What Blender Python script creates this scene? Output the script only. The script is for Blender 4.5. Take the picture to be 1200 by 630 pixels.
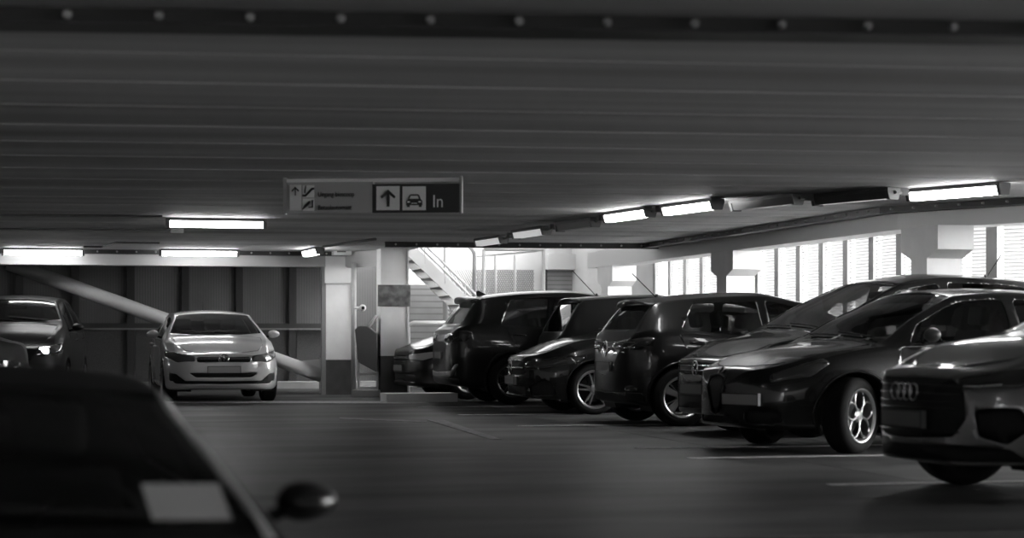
import bpy, bmesh, math, random
from mathutils import Vector, Matrix
from mathutils.bvhtree import BVHTree

# ------------------------------------------------------------------ camera, world, exposure
random.seed(7)
S = bpy.context.scene
for _o in list(bpy.data.objects):
    bpy.data.objects.remove(_o)
F, YH, CAMZ, YAW = 2333.0, 394.0, 1.0, math.radians(13.25)
CEIL = 2.45
FW = Vector((math.sin(YAW), math.cos(YAW), 0)); RT = Vector((math.cos(YAW), -math.sin(YAW), 0))
cd = bpy.data.cameras.new('camera'); cam = bpy.data.objects.new('camera', cd)
S.collection.objects.link(cam)
cam.location = (0, 0, CAMZ); cam.rotation_euler = (math.pi/2, 0, -YAW)
cd.sensor_width = 36; cd.lens = 36*F/1200; cd.shift_y = (YH-315)/1200.0
cd.clip_start = .05; cd.clip_end = 400
cd.dof.use_dof = True; cd.dof.focus_distance = 25.0; cd.dof.aperture_fstop = 1.8
S.camera = cam
W = bpy.data.worlds.new('overcast_sky'); S.world = W; W.use_nodes = True
# overcast sky: even pale cloud with a broad bright part low in the south east
_n = W.node_tree.nodes; _l = W.node_tree.links; bg = _n['Background']; bg.inputs[0].default_value = (1, 1, 1, 1)
_tc = _n.new('ShaderNodeTexCoord'); _dp = _n.new('ShaderNodeVectorMath'); _dp.operation = 'DOT_PRODUCT'
_dp.inputs[1].default_value = Vector((.84, -.50, .17)).normalized()
_mr = _n.new('ShaderNodeMapRange'); _mr.interpolation_type = 'SMOOTHSTEP'
SKY, GLOW = 0.98, 48.0
for _i, _v in ((1, .35), (2, 1.0), (3, SKY), (4, GLOW)): _mr.inputs[_i].default_value = _v
_l.new(_tc.outputs['Generated'], _dp.inputs[0]); _l.new(_dp.outputs['Value'], _mr.inputs[0]); _l.new(_mr.outputs[0], bg.inputs[1])
S.view_settings.view_transform = 'Standard'; S.view_settings.look = 'None'
S.view_settings.gamma = 1; S.view_settings.exposure = 0.0; S.view_settings.use_curve_mapping = False
S.cycles.use_denoising = True; S.cycles.max_bounces = 8; S.cycles.caustics_reflective = False; S.cycles.caustics_refractive = False
S.cycles.sample_clamp_indirect = 4
LAMP = 24.0

def at(px, s, py=None, z=0.0):
    """point seen at pixel column px where one metre spans s pixels"""
    p = FW*(F/s) + RT*((px-600)/s)
    return Vector((p.x, p.y, z if py is None else CAMZ+(YH-py)/s))
def onY(px, Y, z=0.0):
    t = (px-600)/F; d = Y/(math.cos(YAW)-t*math.sin(YAW)); p = FW*d+RT*t*d
    return Vector((p.x, p.y, z))
def onX(px, X, z=0.0):
    t = (px-600)/F; d = X/(math.sin(YAW)+t*math.cos(YAW)); p = FW*d+RT*t*d
    return Vector((p.x, p.y, z))
def zat(p, py):
    d = p.x*FW.x+p.y*FW.y; return CAMZ+(YH-py)*d/F

# ------------------------------------------------------------------ materials
def mat(name, g, rough=.5, metal=0, coat=0, emit=0, spec=.5):
    m = bpy.data.materials.new(name); m.use_nodes = True; b = m.node_tree.nodes['Principled BSDF']
    b.inputs['Base Color'].default_value = (g, g, g, 1); b.inputs['Roughness'].default_value = rough
    b.inputs['Metallic'].default_value = metal; b.inputs['Coat Weight'].default_value = coat
    b.inputs['Coat Roughness'].default_value = .04; b.inputs['Specular IOR Level'].default_value = spec
    if emit:
        b.inputs['Emission Color'].default_value = (1, 1, 1, 1); b.inputs['Emission Strength'].default_value = emit
    return m
def noisy(name, lo, hi, scale=(1, 1, 1), nscale=3, rough=.5, detail=6, lines=None, coat=0, ramp=(.35, .68), bump=0, spec=.5):
    """grey that wanders between lo and hi with a stretched noise; lines=(axis, spacing, darkness)"""
    m = mat(name, hi, rough, coat=coat, spec=spec); nt = m.node_tree; N = nt.nodes; b = N['Principled BSDF']
    tc = N.new('ShaderNodeTexCoord'); mp = N.new('ShaderNodeMapping'); mp.inputs['Scale'].default_value = scale
    nz = N.new('ShaderNodeTexNoise'); nz.inputs['Scale'].default_value = nscale; nz.inputs['Detail'].default_value = detail
    rp = N.new('ShaderNodeValToRGB'); e = rp.color_ramp.elements
    e[0].position, e[1].position = ramp; e[0].color = (lo, lo, lo, 1); e[1].color = (hi, hi, hi, 1)
    nt.links.new(tc.outputs['Object'], mp.inputs['Vector']); nt.links.new(mp.outputs[0], nz.inputs['Vector'])
    nt.links.new(nz.outputs[0], rp.inputs[0]); out = rp.outputs[0]
    if lines:
        ax, sp, dk = lines
        sx = N.new('ShaderNodeSeparateXYZ'); nt.links.new(tc.outputs['Object'], sx.inputs[0])
        fr = N.new('ShaderNodeMath'); fr.operation = 'PINGPONG'; fr.inputs[1].default_value = sp/2
        nt.links.new(sx.outputs[ax], fr.inputs[0])
        lt = N.new('ShaderNodeMath'); lt.operation = 'LESS_THAN'; lt.inputs[1].default_value = sp*.12
        nt.links.new(fr.outputs[0], lt.inputs[0])
        mx = N.new('ShaderNodeMix'); mx.data_type = 'RGBA'; mx.inputs[7].default_value = (dk, dk, dk, 1)
        nt.links.new(lt.outputs[0], mx.inputs[0]); nt.links.new(out, mx.inputs[6]); out = mx.outputs[2]
    nt.links.new(out, b.inputs['Base Color'])
    if bump:
        bp = N.new('ShaderNodeBump'); bp.inputs['Strength'].default_value = bump
        nt.links.new(nz.outputs[0], bp.inputs['Height']); nt.links.new(bp.outputs[0], b.inputs['Normal'])
    return m
def glass(name, tint, refl=1.0):
    m = bpy.data.materials.new(name); m.use_nodes = True; nt = m.node_tree; N = nt.nodes; N.clear()
    o = N.new('ShaderNodeOutputMaterial'); tr = N.new('ShaderNodeBsdfTransparent'); gl = N.new('ShaderNodeBsdfGlossy')
    tr.inputs[0].default_value = (tint, tint, tint, 1); gl.inputs['Roughness'].default_value = .02
    gl.inputs[0].default_value = (refl, refl, refl, 1)
    fz = N.new('ShaderNodeFresnel'); fz.inputs[0].default_value = 1.5; mx = N.new('ShaderNodeMixShader')
    nt.links.new(fz.outputs[0], mx.inputs[0]); nt.links.new(tr.outputs[0], mx.inputs[1]); nt.links.new(gl.outputs[0], mx.inputs[2])
    nt.links.new(mx.outputs[0], o.inputs[0]); return m
M = dict(
    floor=noisy('epoxy_floor', .03, .13, (.45, 1.1, 1), .9, .5, 10, ramp=(.36, .70), spec=.10),
    floor_bay=noisy('bay_floor', .06, .13, (.6, 1.2, 1), 1.4, .5, 8, spec=.10),
    paint_line=noisy('line_paint', .4, .75, (2, 2, 2), 6, .6, spec=.15),
    worn_line=noisy('worn_paint', .14, .3, (2, 2, 2), 5, .6, spec=.1),
    ceiling=noisy('ceiling_concrete', .40, .78, (.06, 1.0, 1), 1.3, .7, 5),
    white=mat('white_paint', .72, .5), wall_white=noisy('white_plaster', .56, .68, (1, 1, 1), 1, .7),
    grey=noisy('grey_paint', .34, .42, (1, 1, 1), 2, .55), beam=noisy('beam_paint', .40, .50, (.3, .3, 1), 2, .6),
    conc=noisy('column_concrete', .74, .84, (1, 1, 1), 3, .7), col_white=noisy('column_white', .82, .9, (1, 1, 1), 3, .7), dado=noisy('dark_base_paint', .05, .08, (1, 1, 1), 4, .6),
    panel=noisy('steel_panel', .10, .15, (1.2, 1, .5), 1.2, .5, lines=(0, .05, .085)), panel_low=noisy('mesh_panel', .035, .075, (30, 30, 30), 2, .6),
    dark=mat('dark_steel', .03, .5), mid=mat('galvanised_steel', .25, .45, .3), black=mat('black_plastic', .008, .55, spec=.25),
    mullion=mat('mullion_steel', .20, .5), slat=mat('white_slat', .62, .5),
    tyre=mat('tyre_rubber', .007, .85, spec=.2), alloy=mat('bright_alloy', .45, .3, .85), alloy_soft=mat('soft_alloy', .28, .3, .85), alloy_dark=mat('dark_alloy', .05, .35, .6),
    alloy_mid=mat('grey_alloy', .3, .3, .8),
    gloss=mat('gloss_black', .004, .08, coat=1), seat=mat('seat_cloth', .014, .9, spec=.1), lining=mat('dark_lining', .012, .9, spec=.1),
    chrome=mat('chrome', .75, .12, 1), lens=mat('lamp_lens', .03, .06, 0, 1), lens_mid=mat('mid_lens', .10, .08, 0, 1), lens_pale=mat('pale_lens', .45, .1, 0, 1), red=mat('tail_lens', .03, .07, 0, 1),
    plate=mat('plate_white', .38, .45), plate_dim=mat('plate_grey', .15, .4), plate_ink=mat('plate_ink', .01, .5),
    glass=glass('window_glass', .6), tint=glass('tinted_glass', .16), clear=glass('clear_glass', .75),
    lit=mat('lit_diffuser', .9, .4, emit=LAMP), unlit=mat('unlit_diffuser', .09, .3), dimlit=mat('dim_diffuser', .6, .4, emit=.45),
    beam_lamp=mat('headlamp_on', .9, .3, emit=40), lampcase=mat('lamp_case', .11, .5),
    sign_grey=mat('sign_grey', .42, .5), sign_pale=mat('sign_pale', .88, .5), sign_black=mat('sign_black', .016, .5), sign_white=mat('sign_white', .92, .5),
    pale_reflection=mat('pale_reflection', .92, .6), rust=noisy('dirty_sheet', .05, .17, (1, 1, 1), 9, .6), pcb=mat('kiosk_grey', .13, .4),
)
def paint(name, g, rough=.35, metal=.0): return mat(name, g, rough, metal, coat=1 if g > .05 else .55, spec=.5 if g > .05 else .25)

# ------------------------------------------------------------------ mesh helpers
def link(name, me, parent=None, loc=None):
    o = bpy.data.objects.new(name, me); S.collection.objects.link(o)
    if parent: o.parent = parent
    if loc is not None: o.location = loc
    return o
def obj(name, bm, m, parent=None, smooth=False, loc=None, bevel=0):
    bmesh.ops.recalc_face_normals(bm, faces=bm.faces)
    me = bpy.data.meshes.new(name); bm.to_mesh(me); bm.free()
    for mm in (m if isinstance(m, (list, tuple)) else [m]): me.materials.append(M[mm] if isinstance(mm, str) else mm)
    if smooth:
        for p in me.polygons: p.use_smooth = True
    o = link(name, me, parent, loc)
    if bevel:
        b = o.modifiers.new('bevel', 'BEVEL'); b.width = bevel; b.segments = 2; b.limit_method = 'ANGLE'
    return o
def thing(name, label, cat, loc=(0, 0, 0), rz=0, group=None):
    o = bpy.data.objects.new(name, None); S.collection.objects.link(o); o.location = loc; o.rotation_euler = (0, 0, rz)
    return tag(o, label, cat, group)
def tag(o, label=None, cat=None, group=None, kind=None):
    if label: o['label'] = label
    if cat: o['category'] = cat
    if group: o['group'] = group
    if kind: o['kind'] = kind
    return o
def box(bm, a, b, mtx=None):
    vs = [Vector((x, y, z)) for z in (a[2], b[2]) for y in (a[1], b[1]) for x in (a[0], b[0])]
    if mtx: vs = [mtx @ v for v in vs]
    v = [bm.verts.new(c) for c in vs]
    for f in ((0, 1, 3, 2), (4, 6, 7, 5), (0, 4, 5, 1), (2, 3, 7, 6), (0, 2, 6, 4), (1, 5, 7, 3)):
        bm.faces.new([v[i] for i in f])
    return v
def bx(*ab):
    bm = bmesh.new()
    for a, b in ab: box(bm, a, b)
    return bm
def tube(bm, pts, r, n=8, close=False):
    pts = [Vector(p) for p in pts]; rings = []; k = len(pts)
    for i, p in enumerate(pts):
        q0 = pts[(i-1) % k] if (i or close) else p; q1 = pts[(i+1) % k] if (i < k-1 or close) else p
        d = (q1-q0).normalized(); up = Vector((0, 0, 1)) if abs(d.z) < .95 else Vector((1, 0, 0))
        a = d.cross(up).normalized(); b = d.cross(a)
        rings.append([bm.verts.new(p+(a*math.cos(2*math.pi*j/n)+b*math.sin(2*math.pi*j/n))*r) for j in range(n)])
    for i in range(k if close else k-1):
        A, B = rings[i], rings[(i+1) % k]
        for j in range(n): bm.faces.new((A[j], A[(j+1) % n], B[(j+1) % n], B[j]))
    if not close: bm.faces.new(rings[0][::-1]); bm.faces.new(rings[-1])
    return bm
def prism(bm, pts, d):
    """flat polygon pts extruded by vector d"""
    pts = [Vector(p) for p in pts]; d = Vector(d)
    a = [bm.verts.new(p) for p in pts]; b = [bm.verts.new(p+d) for p in pts]; n = len(a)
    bm.faces.new(a[::-1]); bm.faces.new(b)
    for i in range(n): bm.faces.new((a[i], a[(i+1) % n], b[(i+1) % n], b[i]))
    return bm
def lathe_y(bm, prof, n=40):
    """profile of (radius, y) turned about the y axis, closed loop when first == last"""
    rings = [[bm.verts.new((r*math.cos(2*math.pi*j/n), y, r*math.sin(2*math.pi*j/n))) for j in range(n)] for r, y in prof]
    for A, B in zip(rings, rings[1:]):
        for j in range(n): bm.faces.new((A[j], A[(j+1) % n], B[(j+1) % n], B[j]))
    return rings
def struct(name, bm, m, parent=None, **k):
    o = obj(name, bm, m, parent, **k)
    if not parent: o['kind'] = 'structure'
    return o
def text_mesh(name, body, size, m, mtx, parent, align='LEFT', squash=1.0):
    c = bpy.data.curves.new('txt', 'FONT'); c.body = body; c.size = size; c.align_x = align; c.extrude = .003
    t = bpy.data.objects.new('txt', c); S.collection.objects.link(t); bpy.context.view_layer.update()
    me = bpy.data.meshes.new_from_object(t.evaluated_get(bpy.context.evaluated_depsgraph_get()))
    bpy.data.objects.remove(t); me.transform(mtx @ Matrix.Diagonal((squash, 1, 1, 1)))
    me.materials.clear(); me.materials.append(M[m]); me.name = name
    return link(name, me, parent)

# ------------------------------------------------------------------ the garage shell
PX = onX(1051, 9.35).x                      # right-hand facade line runs along y at x = 9.35 ...
Q1 = Vector((9.35, 20.8, 0)); ND = Vector((.41, -.912, 0)).normalized(); NN = Vector((-ND.y, ND.x, 0))*-1
if NN.x < 0: NN = -NN                       # ... and bends outwards at Q1 (NN points outside)
YEND, YWALL, YBEAM = 29.9, 38.7, 34.2
XC = 6.0
PANX = 10.75
Q2 = Q1 + ND*22
# floor: main deck and the half level the photographer stands on
bm = bmesh.new()
prism(bm, [(1.2, 9.4, -.3), (30, 9.4, -.3), (30, 48, -.3), (-14, 48, -.3), (-14, 13.2, -.3), (1.2, 13.2, -.3)], (0, 0, .3))
struct('floor', bm, 'floor')
struct('floor_lower', bx(((-14, -6, -.85), (30, 13.2, -.55))), 'floor')
# ceiling deck with shallow ribs running across
bm = bmesh.new(); y = -6.0; prof = [(y, CEIL)]
while y < YWALL:
    prof += [(y+1.14, CEIL), (y+1.16, CEIL+.012), (y+1.185, CEIL+.012), (y+1.2, CEIL)]; y += 1.2
def ceil_part(bm, x0, x1, ymax):
    pr = [p for p in prof if p[0] <= ymax]+[(ymax, CEIL)]
    if callable(x1): pr = sorted(pr+[(Q1.y, CEIL)])
    X1 = x1 if callable(x1) else (lambda yy: x1)
    lo = [(bm.verts.new((x0, yy, z)), bm.verts.new((X1(yy), yy, z))) for yy, z in pr]
    hi = [(bm.verts.new((x0, yy, CEIL+.3)), bm.verts.new((X1(yy), yy, CEIL+.3))) for yy, z in pr]
    for a, b in zip(lo, lo[1:]): bm.faces.new((a[0], a[1], b[1], b[0]))
    for a, b in zip(hi, hi[1:]): bm.faces.new((a[0], a[1], b[1], b[0]))
    for (a, b), (c_, d_) in zip(zip(lo, lo[1:]), zip(hi, hi[1:])):
        for k in (0, 1): bm.faces.new((a[k], b[k], d_[k], c_[k]))
    for k, l in ((0, lo[0]), (-1, lo[-1])): bm.faces.new((l[0], l[1], hi[k][1], hi[k][0]))
ceil_part(bm, -14, XC, YWALL+.3); ceil_part(bm, XC, lambda yy: PANX+.25 if yy >= Q1.y else PANX+.25+(Q1.y-yy)*.45, YEND)
for v in bm.verts: v.co.y -= (v.co.x-8.5)*math.tan(math.radians(5.5))      # the deck planks run a little askew to the bays
bmesh.ops.transform(bm, matrix=Matrix.Rotation(math.radians(5.5), 4, 'Z'), verts=bm.verts)
struct('ceiling', bm, 'ceiling').rotation_euler = (0, 0, -math.radians(5.5))
# walls that close the deck out of sight
bm = bmesh.new(); prism(bm, [(PANX+.25, 48, -.005), (PANX+.25, Q1.y, -.005), (PANX+.25+9, Q1.y-20, -.005), (40, Q1.y-20, -.005), (40, 48, -.005)], (0, 0, .012)); struct('ground_added_bounce', bm, 'conc')  # unseen pale ground added to bounce daylight up to the ceiling
struct('wall_left', bx(((-14.2, -6, -.85), (-14, 48, CEIL+.3))), 'conc')
struct('wall_rear', bx(((-14, -6.2, -.85), (30, -6, CEIL+.3))), 'conc')
# panelled back wall behind the white car
wall = struct('wall_back', bx(((-14, YWALL, 0), (onY(444, YWALL).x, YWALL+.12, CEIL+.3))), 'panel')
XW = onY(444, YWALL).x
x0 = onY(153, YWALL).x; zr = zat(onY(200, YWALL), 381)
for k in range(-8, 8):
    xx = x0+k*1.03
    if xx < XW-.6: struct('wall_post', bx(((xx-.07, YWALL-.10, 0), (xx+.07, YWALL, CEIL))), 'dark', wall)
    if xx+1.0 < XW-.4: 
        struct('wall_panel', bx(((xx+.09, YWALL-.03, .1), (xx+.94, YWALL, zr-.06))), 'panel_low', wall)
struct('wall_rail', bx(((-14, YWALL-.13, zr-.05), (XW-.6, YWALL-.02, zr+.04))), 'dark', wall)
struct('wall_ledge', bx(((-14, YWALL-.15, zr-.085), (XW-.6, YWALL-.02, zr-.055))), 'mid', wall)
struct('trim_kerb', bx(((-14, YWALL-.6, 0), (XW-.1, YWALL-.05, .13))), 'grey')
# concrete beam above the back bay and its bolted steel angle
zb = zat(at(200, 67.8), 313); pAx = at(395, 67.8).x+.25
struct('beam_back', bx(((-14, YBEAM-.2, zb), (pAx, YBEAM+.2, CEIL+.02))), 'beam')
def bolted_angle(name, p, q, w, h, step, r, drop=0, m='dark'):
    p, q = Vector(p), Vector(q); d = (q-p); L = d.length; d.normalize(); s = Vector((-d.y, d.x, 0))
    mt = Matrix(((d.x, s.x, 0, p.x), (d.y, s.y, 0, p.y), (0, 0, 1, p.z), (0, 0, 0, 1)))
    bm = bmesh.new(); box(bm, (0, -w/2, -h), (L, w/2, 0), mt); box(bm, (0, -w/2-.03, -h-.012), (L, w/2+.03, -h), mt)
    o = struct(name, bm, m); n = int(L/step)
    b = bmesh.new()
    for i in range(n):
        mm = mt @ Matrix.Translation((step*(i+.5), -w/2-.012, -h*.55)) @ Matrix.Rotation(math.pi/2, 4, 'X')
        bmesh.ops.create_cone(b, cap_ends=True, segments=8, radius1=r, radius2=r*.75, depth=.035, matrix=mm)
    struct('bolt_row', b, 'grey', o); return o
bolted_angle('trim_1', (-14, YBEAM-.26, CEIL), (pAx, YBEAM-.26, CEIL), .08, .06, .32, .018)
bolted_angle('trim_2', (XC-.9, YEND+.25, CEIL), (9.4, YEND-.12, CEIL), .1, .07, .32, .018)
bolted_angle('trim_3', (9.2, YEND, CEIL), (9.2, Q1.y, CEIL), .12, .06, .32, .014, m='mid')
e = Q1 + ND*14; bolted_angle('trim_4', (9.2, Q1.y, CEIL), (e.x-.15, e.y, CEIL), .12, .06, .32, .014)
bolted_angle('trim_5', (-8, 10.25, CEIL), (12, 7.43, CEIL), .24, .06, .40, .022)
# beams along the facade
ZB = 2.20
struct('beam_right_far', bx(((9.35, Q1.y, ZB), (9.75, 33.9, CEIL+.02))), 'white')
bm = bmesh.new()
prism(bm, [Q1+Vector((0, 0, ZB)), Q1+ND*22+Vector((0, 0, ZB)), Q1+ND*22+NN*.4+Vector((0, 0, ZB)), Q1+NN*.4+Vector((0, 0, ZB))], (0, 0, CEIL+.02-ZB))
struct('beam_right_near', bm, 'white')
# corbelled concrete columns of the facade
def corbel_column(X, Y, n):
    fl, hw = .27, .2
    pts = [(-hw, 0), (hw, 0), (hw, ZB-.35), (hw+fl, ZB-.26), (hw+fl, ZB), (-hw-fl, ZB), (-hw-fl, ZB-.26), (-hw, ZB-.35)]
    bm = prism(bmesh.new(), [(X, Y+a, z) for a, z in pts], (.42, 0, 0))
    o = struct(n, bm, 'col_white')
    return o
YC = [onX(1076, 9.35).y, onX(845, 9.35).y, onX(708, 9.35).y]
for i, yy in enumerate(YC): corbel_column(9.36, yy, 'column_facade_%d' % (i+1))
# louvred facade panels between dark posts
def louvre(p, q, name):
    p, q = Vector(p), Vector(q); d = (q-p); L = d.length; d.normalize()
    s = Vector((-d.y, d.x, 0)); bm = bmesh.new(); z = .75
    while z < 2.75:
        mt = Matrix(((d.x, s.x, 0, p.x), (d.y, s.y, 0, p.y), (0, 0, 1, z), (0, 0, 0, 1))) @ Matrix.Rotation(math.radians(12), 4, 'X')
        box(bm, (0, -.012, -.004), (L, .012, .004), mt); z += .042
    return struct(name, bm, 'slat')
def mull(p, d):
    s = Vector((-d.y, d.x, 0)); mt = Matrix(((d.x, s.x, 0, p.x), (d.y, s.y, 0, p.y), (0, 0, 1, 0), (0, 0, 0, 1)))
    bm = bmesh.new(); box(bm, (-.08, -.06, 0), (.08, .06, 2.75), mt); return struct('facade_post', bm, 'mullion')
ys = [onX(px, PANX).y for px in (1058, 1027, 996.5, 968, 940, 914)]
st = (ys[-1]-ys[0])/5; yy = ys[0]; YS = [ys[0]+st*k for k in range(-2, 13)]
YS = [v for v in YS if v > Q1.y-.4 and v < 34.8]
struct('wall_far_side', bx(((PANX-.06, YS[-1]+.05, 0), (PANX+.1, 40, 4.6))), 'wall_white')
for a in YS: mull(Vector((PANX, a, 0)), Vector((0, 1, 0)))
for a, b in zip(YS, YS[1:]): louvre((PANX, a+.08, 0), (PANX, b-.08, 0), 'facade_louvre')
# near stretch, parallel to the bent beam
B0 = Q1+NN*1.2
tt = (1166-600)/F; dr = FW+RT*tt           # ray through that mullion
k = (B0.x*ND.y-B0.y*ND.x)/(dr.x*ND.y-dr.y*ND.x); off = (dr*k-B0).dot(ND)
sts = [off+st*i for i in range(-3, 14) if off+st*i > -1.2]
for a in sts: mull(B0+ND*a, ND)
for a, b in zip(sts, sts[1:]): louvre(B0+ND*(a+.08), B0+ND*(b-.08), 'facade_louvre')
struct('wall_parapet_far', bx(((PANX+.08, YS[0], 0), (PANX+.2, 40, .85))), 'conc')
bm = bmesh.new(); a, b = B0+NN*.08-ND*1.2, B0+NN*.08+ND*20
prism(bm, [a, b, b+NN*.12, a+NN*.12], (0, 0, .85)); struct('wall_parapet_near', bm, 'conc')
# columns beside the stair
def square_column(px, s, wpx, name, zdark, cap=False):
    p = at(px, s); w = wpx/s
    bm = bx(((p.x-w/2, p.y-w/2, zdark), (p.x+w/2, p.y+w/2, CEIL)))
    o = struct(name, bm, 'conc')
    struct('column_base', bx(((p.x-w/2-.005, p.y-w/2-.005, 0), (p.x+w/2+.005, p.y+w/2+.005, zdark))), 'dado', o)
    return p, w, o
pA, wA, cA = square_column(395, 67.8, 31, 'column_left', .60)
struct('column_head', bx(((pA.x-wA*.55, pA.y-wA*.62, zat(pA, 332)), (pA.x+wA*.55, pA.y+wA*.5, zat(pA, 313)))), 'white', cA)
struct('column_edge', bx(((pA.x+wA/2, pA.y-wA/2-.03, 0), (pA.x+wA/2+.035, pA.y-wA/2+.02, zat(pA, 313)))), 'white', cA)
struct('column_edge', bx(((pA.x-wA/2-.07, pA.y-wA/2-.02, 0), (pA.x-wA/2, pA.y-wA/2+.1, zat(pA, 313)))), 'mullion', cA)
pB, wB, cB = square_column(459, 70.6, 31, 'column_middle', .68)
struct('column_edge', bx(((pB.x+wB/2, pB.y-wB/2-.02, .68), (pB.x+wB/2+.03, pB.y-wB/2+.05, CEIL))), 'white', cB)
bm = bmesh.new(); prism(bm, [(pA.x+.1, pA.y-.2, 2.18), (pB.x-.1, pB.y-.2, 2.18), (pB.x-.1, pB.y+.1, 2.18), (pA.x+.1, pA.y+.2, 2.18)], (0, 0, .26)); struct('beam_link', bm, 'beam')
# yard behind: white walls, roller shutter
YB = 40.0
struct('wall_yard', bx(((XW, YB, 0), (13, YB+.2, 4.6))), 'wall_white')
struct('wall_side', bx(((XW, YWALL, 0), (XW+.12, YB, 4.6))), 'wall_white')
q0, q1 = onY(462, 38.2), onY(538, 38.2)
struct('wall_low_screen', bx(((q0.x, 38.2, 0), (q1.x, 38.25, zat(q0, 333)))), noisy('screen_sheet', .24, .32, (1, 1, 1), 2, .6, lines=(2, .12, .17)))
struct('yard_shade_roof', bx(((XW, YEND+.3, 4.6), (14, 36.2, 4.8))), 'wall_white')  # unseen roof added to hold sky light off the yard
struct('wall_above_deck', bx(((XW, YEND-.1, CEIL+.3), (14, YEND+.3, 4.8))), 'wall_white')
sh0, sh1 = onY(640, YB), onY(684, YB); zs = zat(sh0, 316)
struct('door_1', bx(((sh0.x, YB-.05, 0), (sh1.x, YB, zs))), noisy('shutter', .30, .36, (1, 1, 1), 2, .5, lines=(2, .09, .18)))
struct('trim_shutter', bx(((sh0.x-.05, YB-.32, zs), (sh1.x+.12, YB, zs+.32))), 'white')
struct('trim_shutter_guide', bx(((sh0.x-.08, YB-.09, 0), (sh0.x, YB, zs))), 'dark')
struct('wall_screen', bx(((onY(720, 39.6).x, 39.6, 0), (onY(693, 39.6).x, 39.8, 4.2))), 'wall_white')
# painted lines and one wide pale band
def line(name, pts, m):
    bm = bmesh.new(); prism(bm, [Vector((p[0], p[1], .002)) for p in pts], (0, 0, .003)); return struct(name, bm, m)
a, b = at(170, 78), at(505, 78.6)
line('trim_pale_band', [a, b, b+Vector((0, .95, 0)), a+Vector((0, .95, 0))], 'paint_line')  # wide pale band across the floor
for i, (px, py) in enumerate(((985, 568), (1000, 534), (880, 523.5), (800, 497), (700, 484.5), (600, 476))):
    p = at(px, (py-YH)/CAMZ); line('trim_bay_line_%d' % i, [(5.15, p.y-.07), (10.2, p.y-.07), (10.2, p.y+.07), (5.15, p.y+.07)], 'paint_line')
bm = bmesh.new(); prism(bm, [(5.9, 10, .001), (PANX, 10, .001), (PANX, 29, .001), (5.9, 29, .001)], (0, 0, .0008)); struct('floor_bays', bm, 'floor_bay')
a, b = at(398, 95), at(588, 121); c = at(505, 96)
line('trim_arrow_stem', [a, at(500, 99), at(500, 101), at(398, 97)], 'worn_line')
line('trim_arrow_head', [at(500, 98), at(520, 98), b, at(575, 121)], 'worn_line')

# ------------------------------------------------------------------ car builder
def pchip(pts):
    xs = [p[0] for p in pts]; ys = [p[1] for p in pts]; n = len(xs)
    h = [xs[i+1]-xs[i] for i in range(n-1)]; dl = [(ys[i+1]-ys[i])/h[i] for i in range(n-1)]
    m = [dl[0]]+[0]*(n-2)+[dl[-1]]
    for i in range(1, n-1):
        if dl[i-1]*dl[i] > 0:
            a, b = 2*h[i]+h[i-1], h[i]+2*h[i-1]; m[i] = (a+b)/(a/dl[i-1]+b/dl[i])
    def f(x):
        if x <= xs[0]: return ys[0]
        if x >= xs[-1]: return ys[-1]
        i = 0
        while x > xs[i+1]: i += 1
        t = (x-xs[i])/h[i]; t2, t3 = t*t, t*t*t
        return ys[i]*(2*t3-3*t2+1)+h[i]*m[i]*(t3-2*t2+t)+ys[i+1]*(-2*t3+3*t2)+h[i]*m[i+1]*(t3-t2)
    return f
def inside(pt, poly):
    x, y = pt; c = False; j = len(poly)-1
    for i in range(len(poly)):
        xi, yi = poly[i]; xj, yj = poly[j]
        if (yi > y) != (yj > y) and x < (xj-xi)*(y-yi)/(yj-yi)+xi: c = not c
        j = i
    return c
def smooth_poly(pts, r=.25, n=3):
    """round the corners of a 3D polygon"""
    pts = [Vector(p) for p in pts]; out = []; k = len(pts)
    for i in range(k):
        p, a, b = pts[i], pts[i-1], pts[(i+1) % k]
        la, lb = (a-p).length, (b-p).length; q = min(r, .45*la, .45*lb)
        A = p+(a-p).normalized()*q; B = p+(b-p).normalized()*q
        for j in range(n+1):
            t = j/n; out.append(A*(1-t)**2+p*2*t*(1-t)+B*t*t)
    return out
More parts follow.
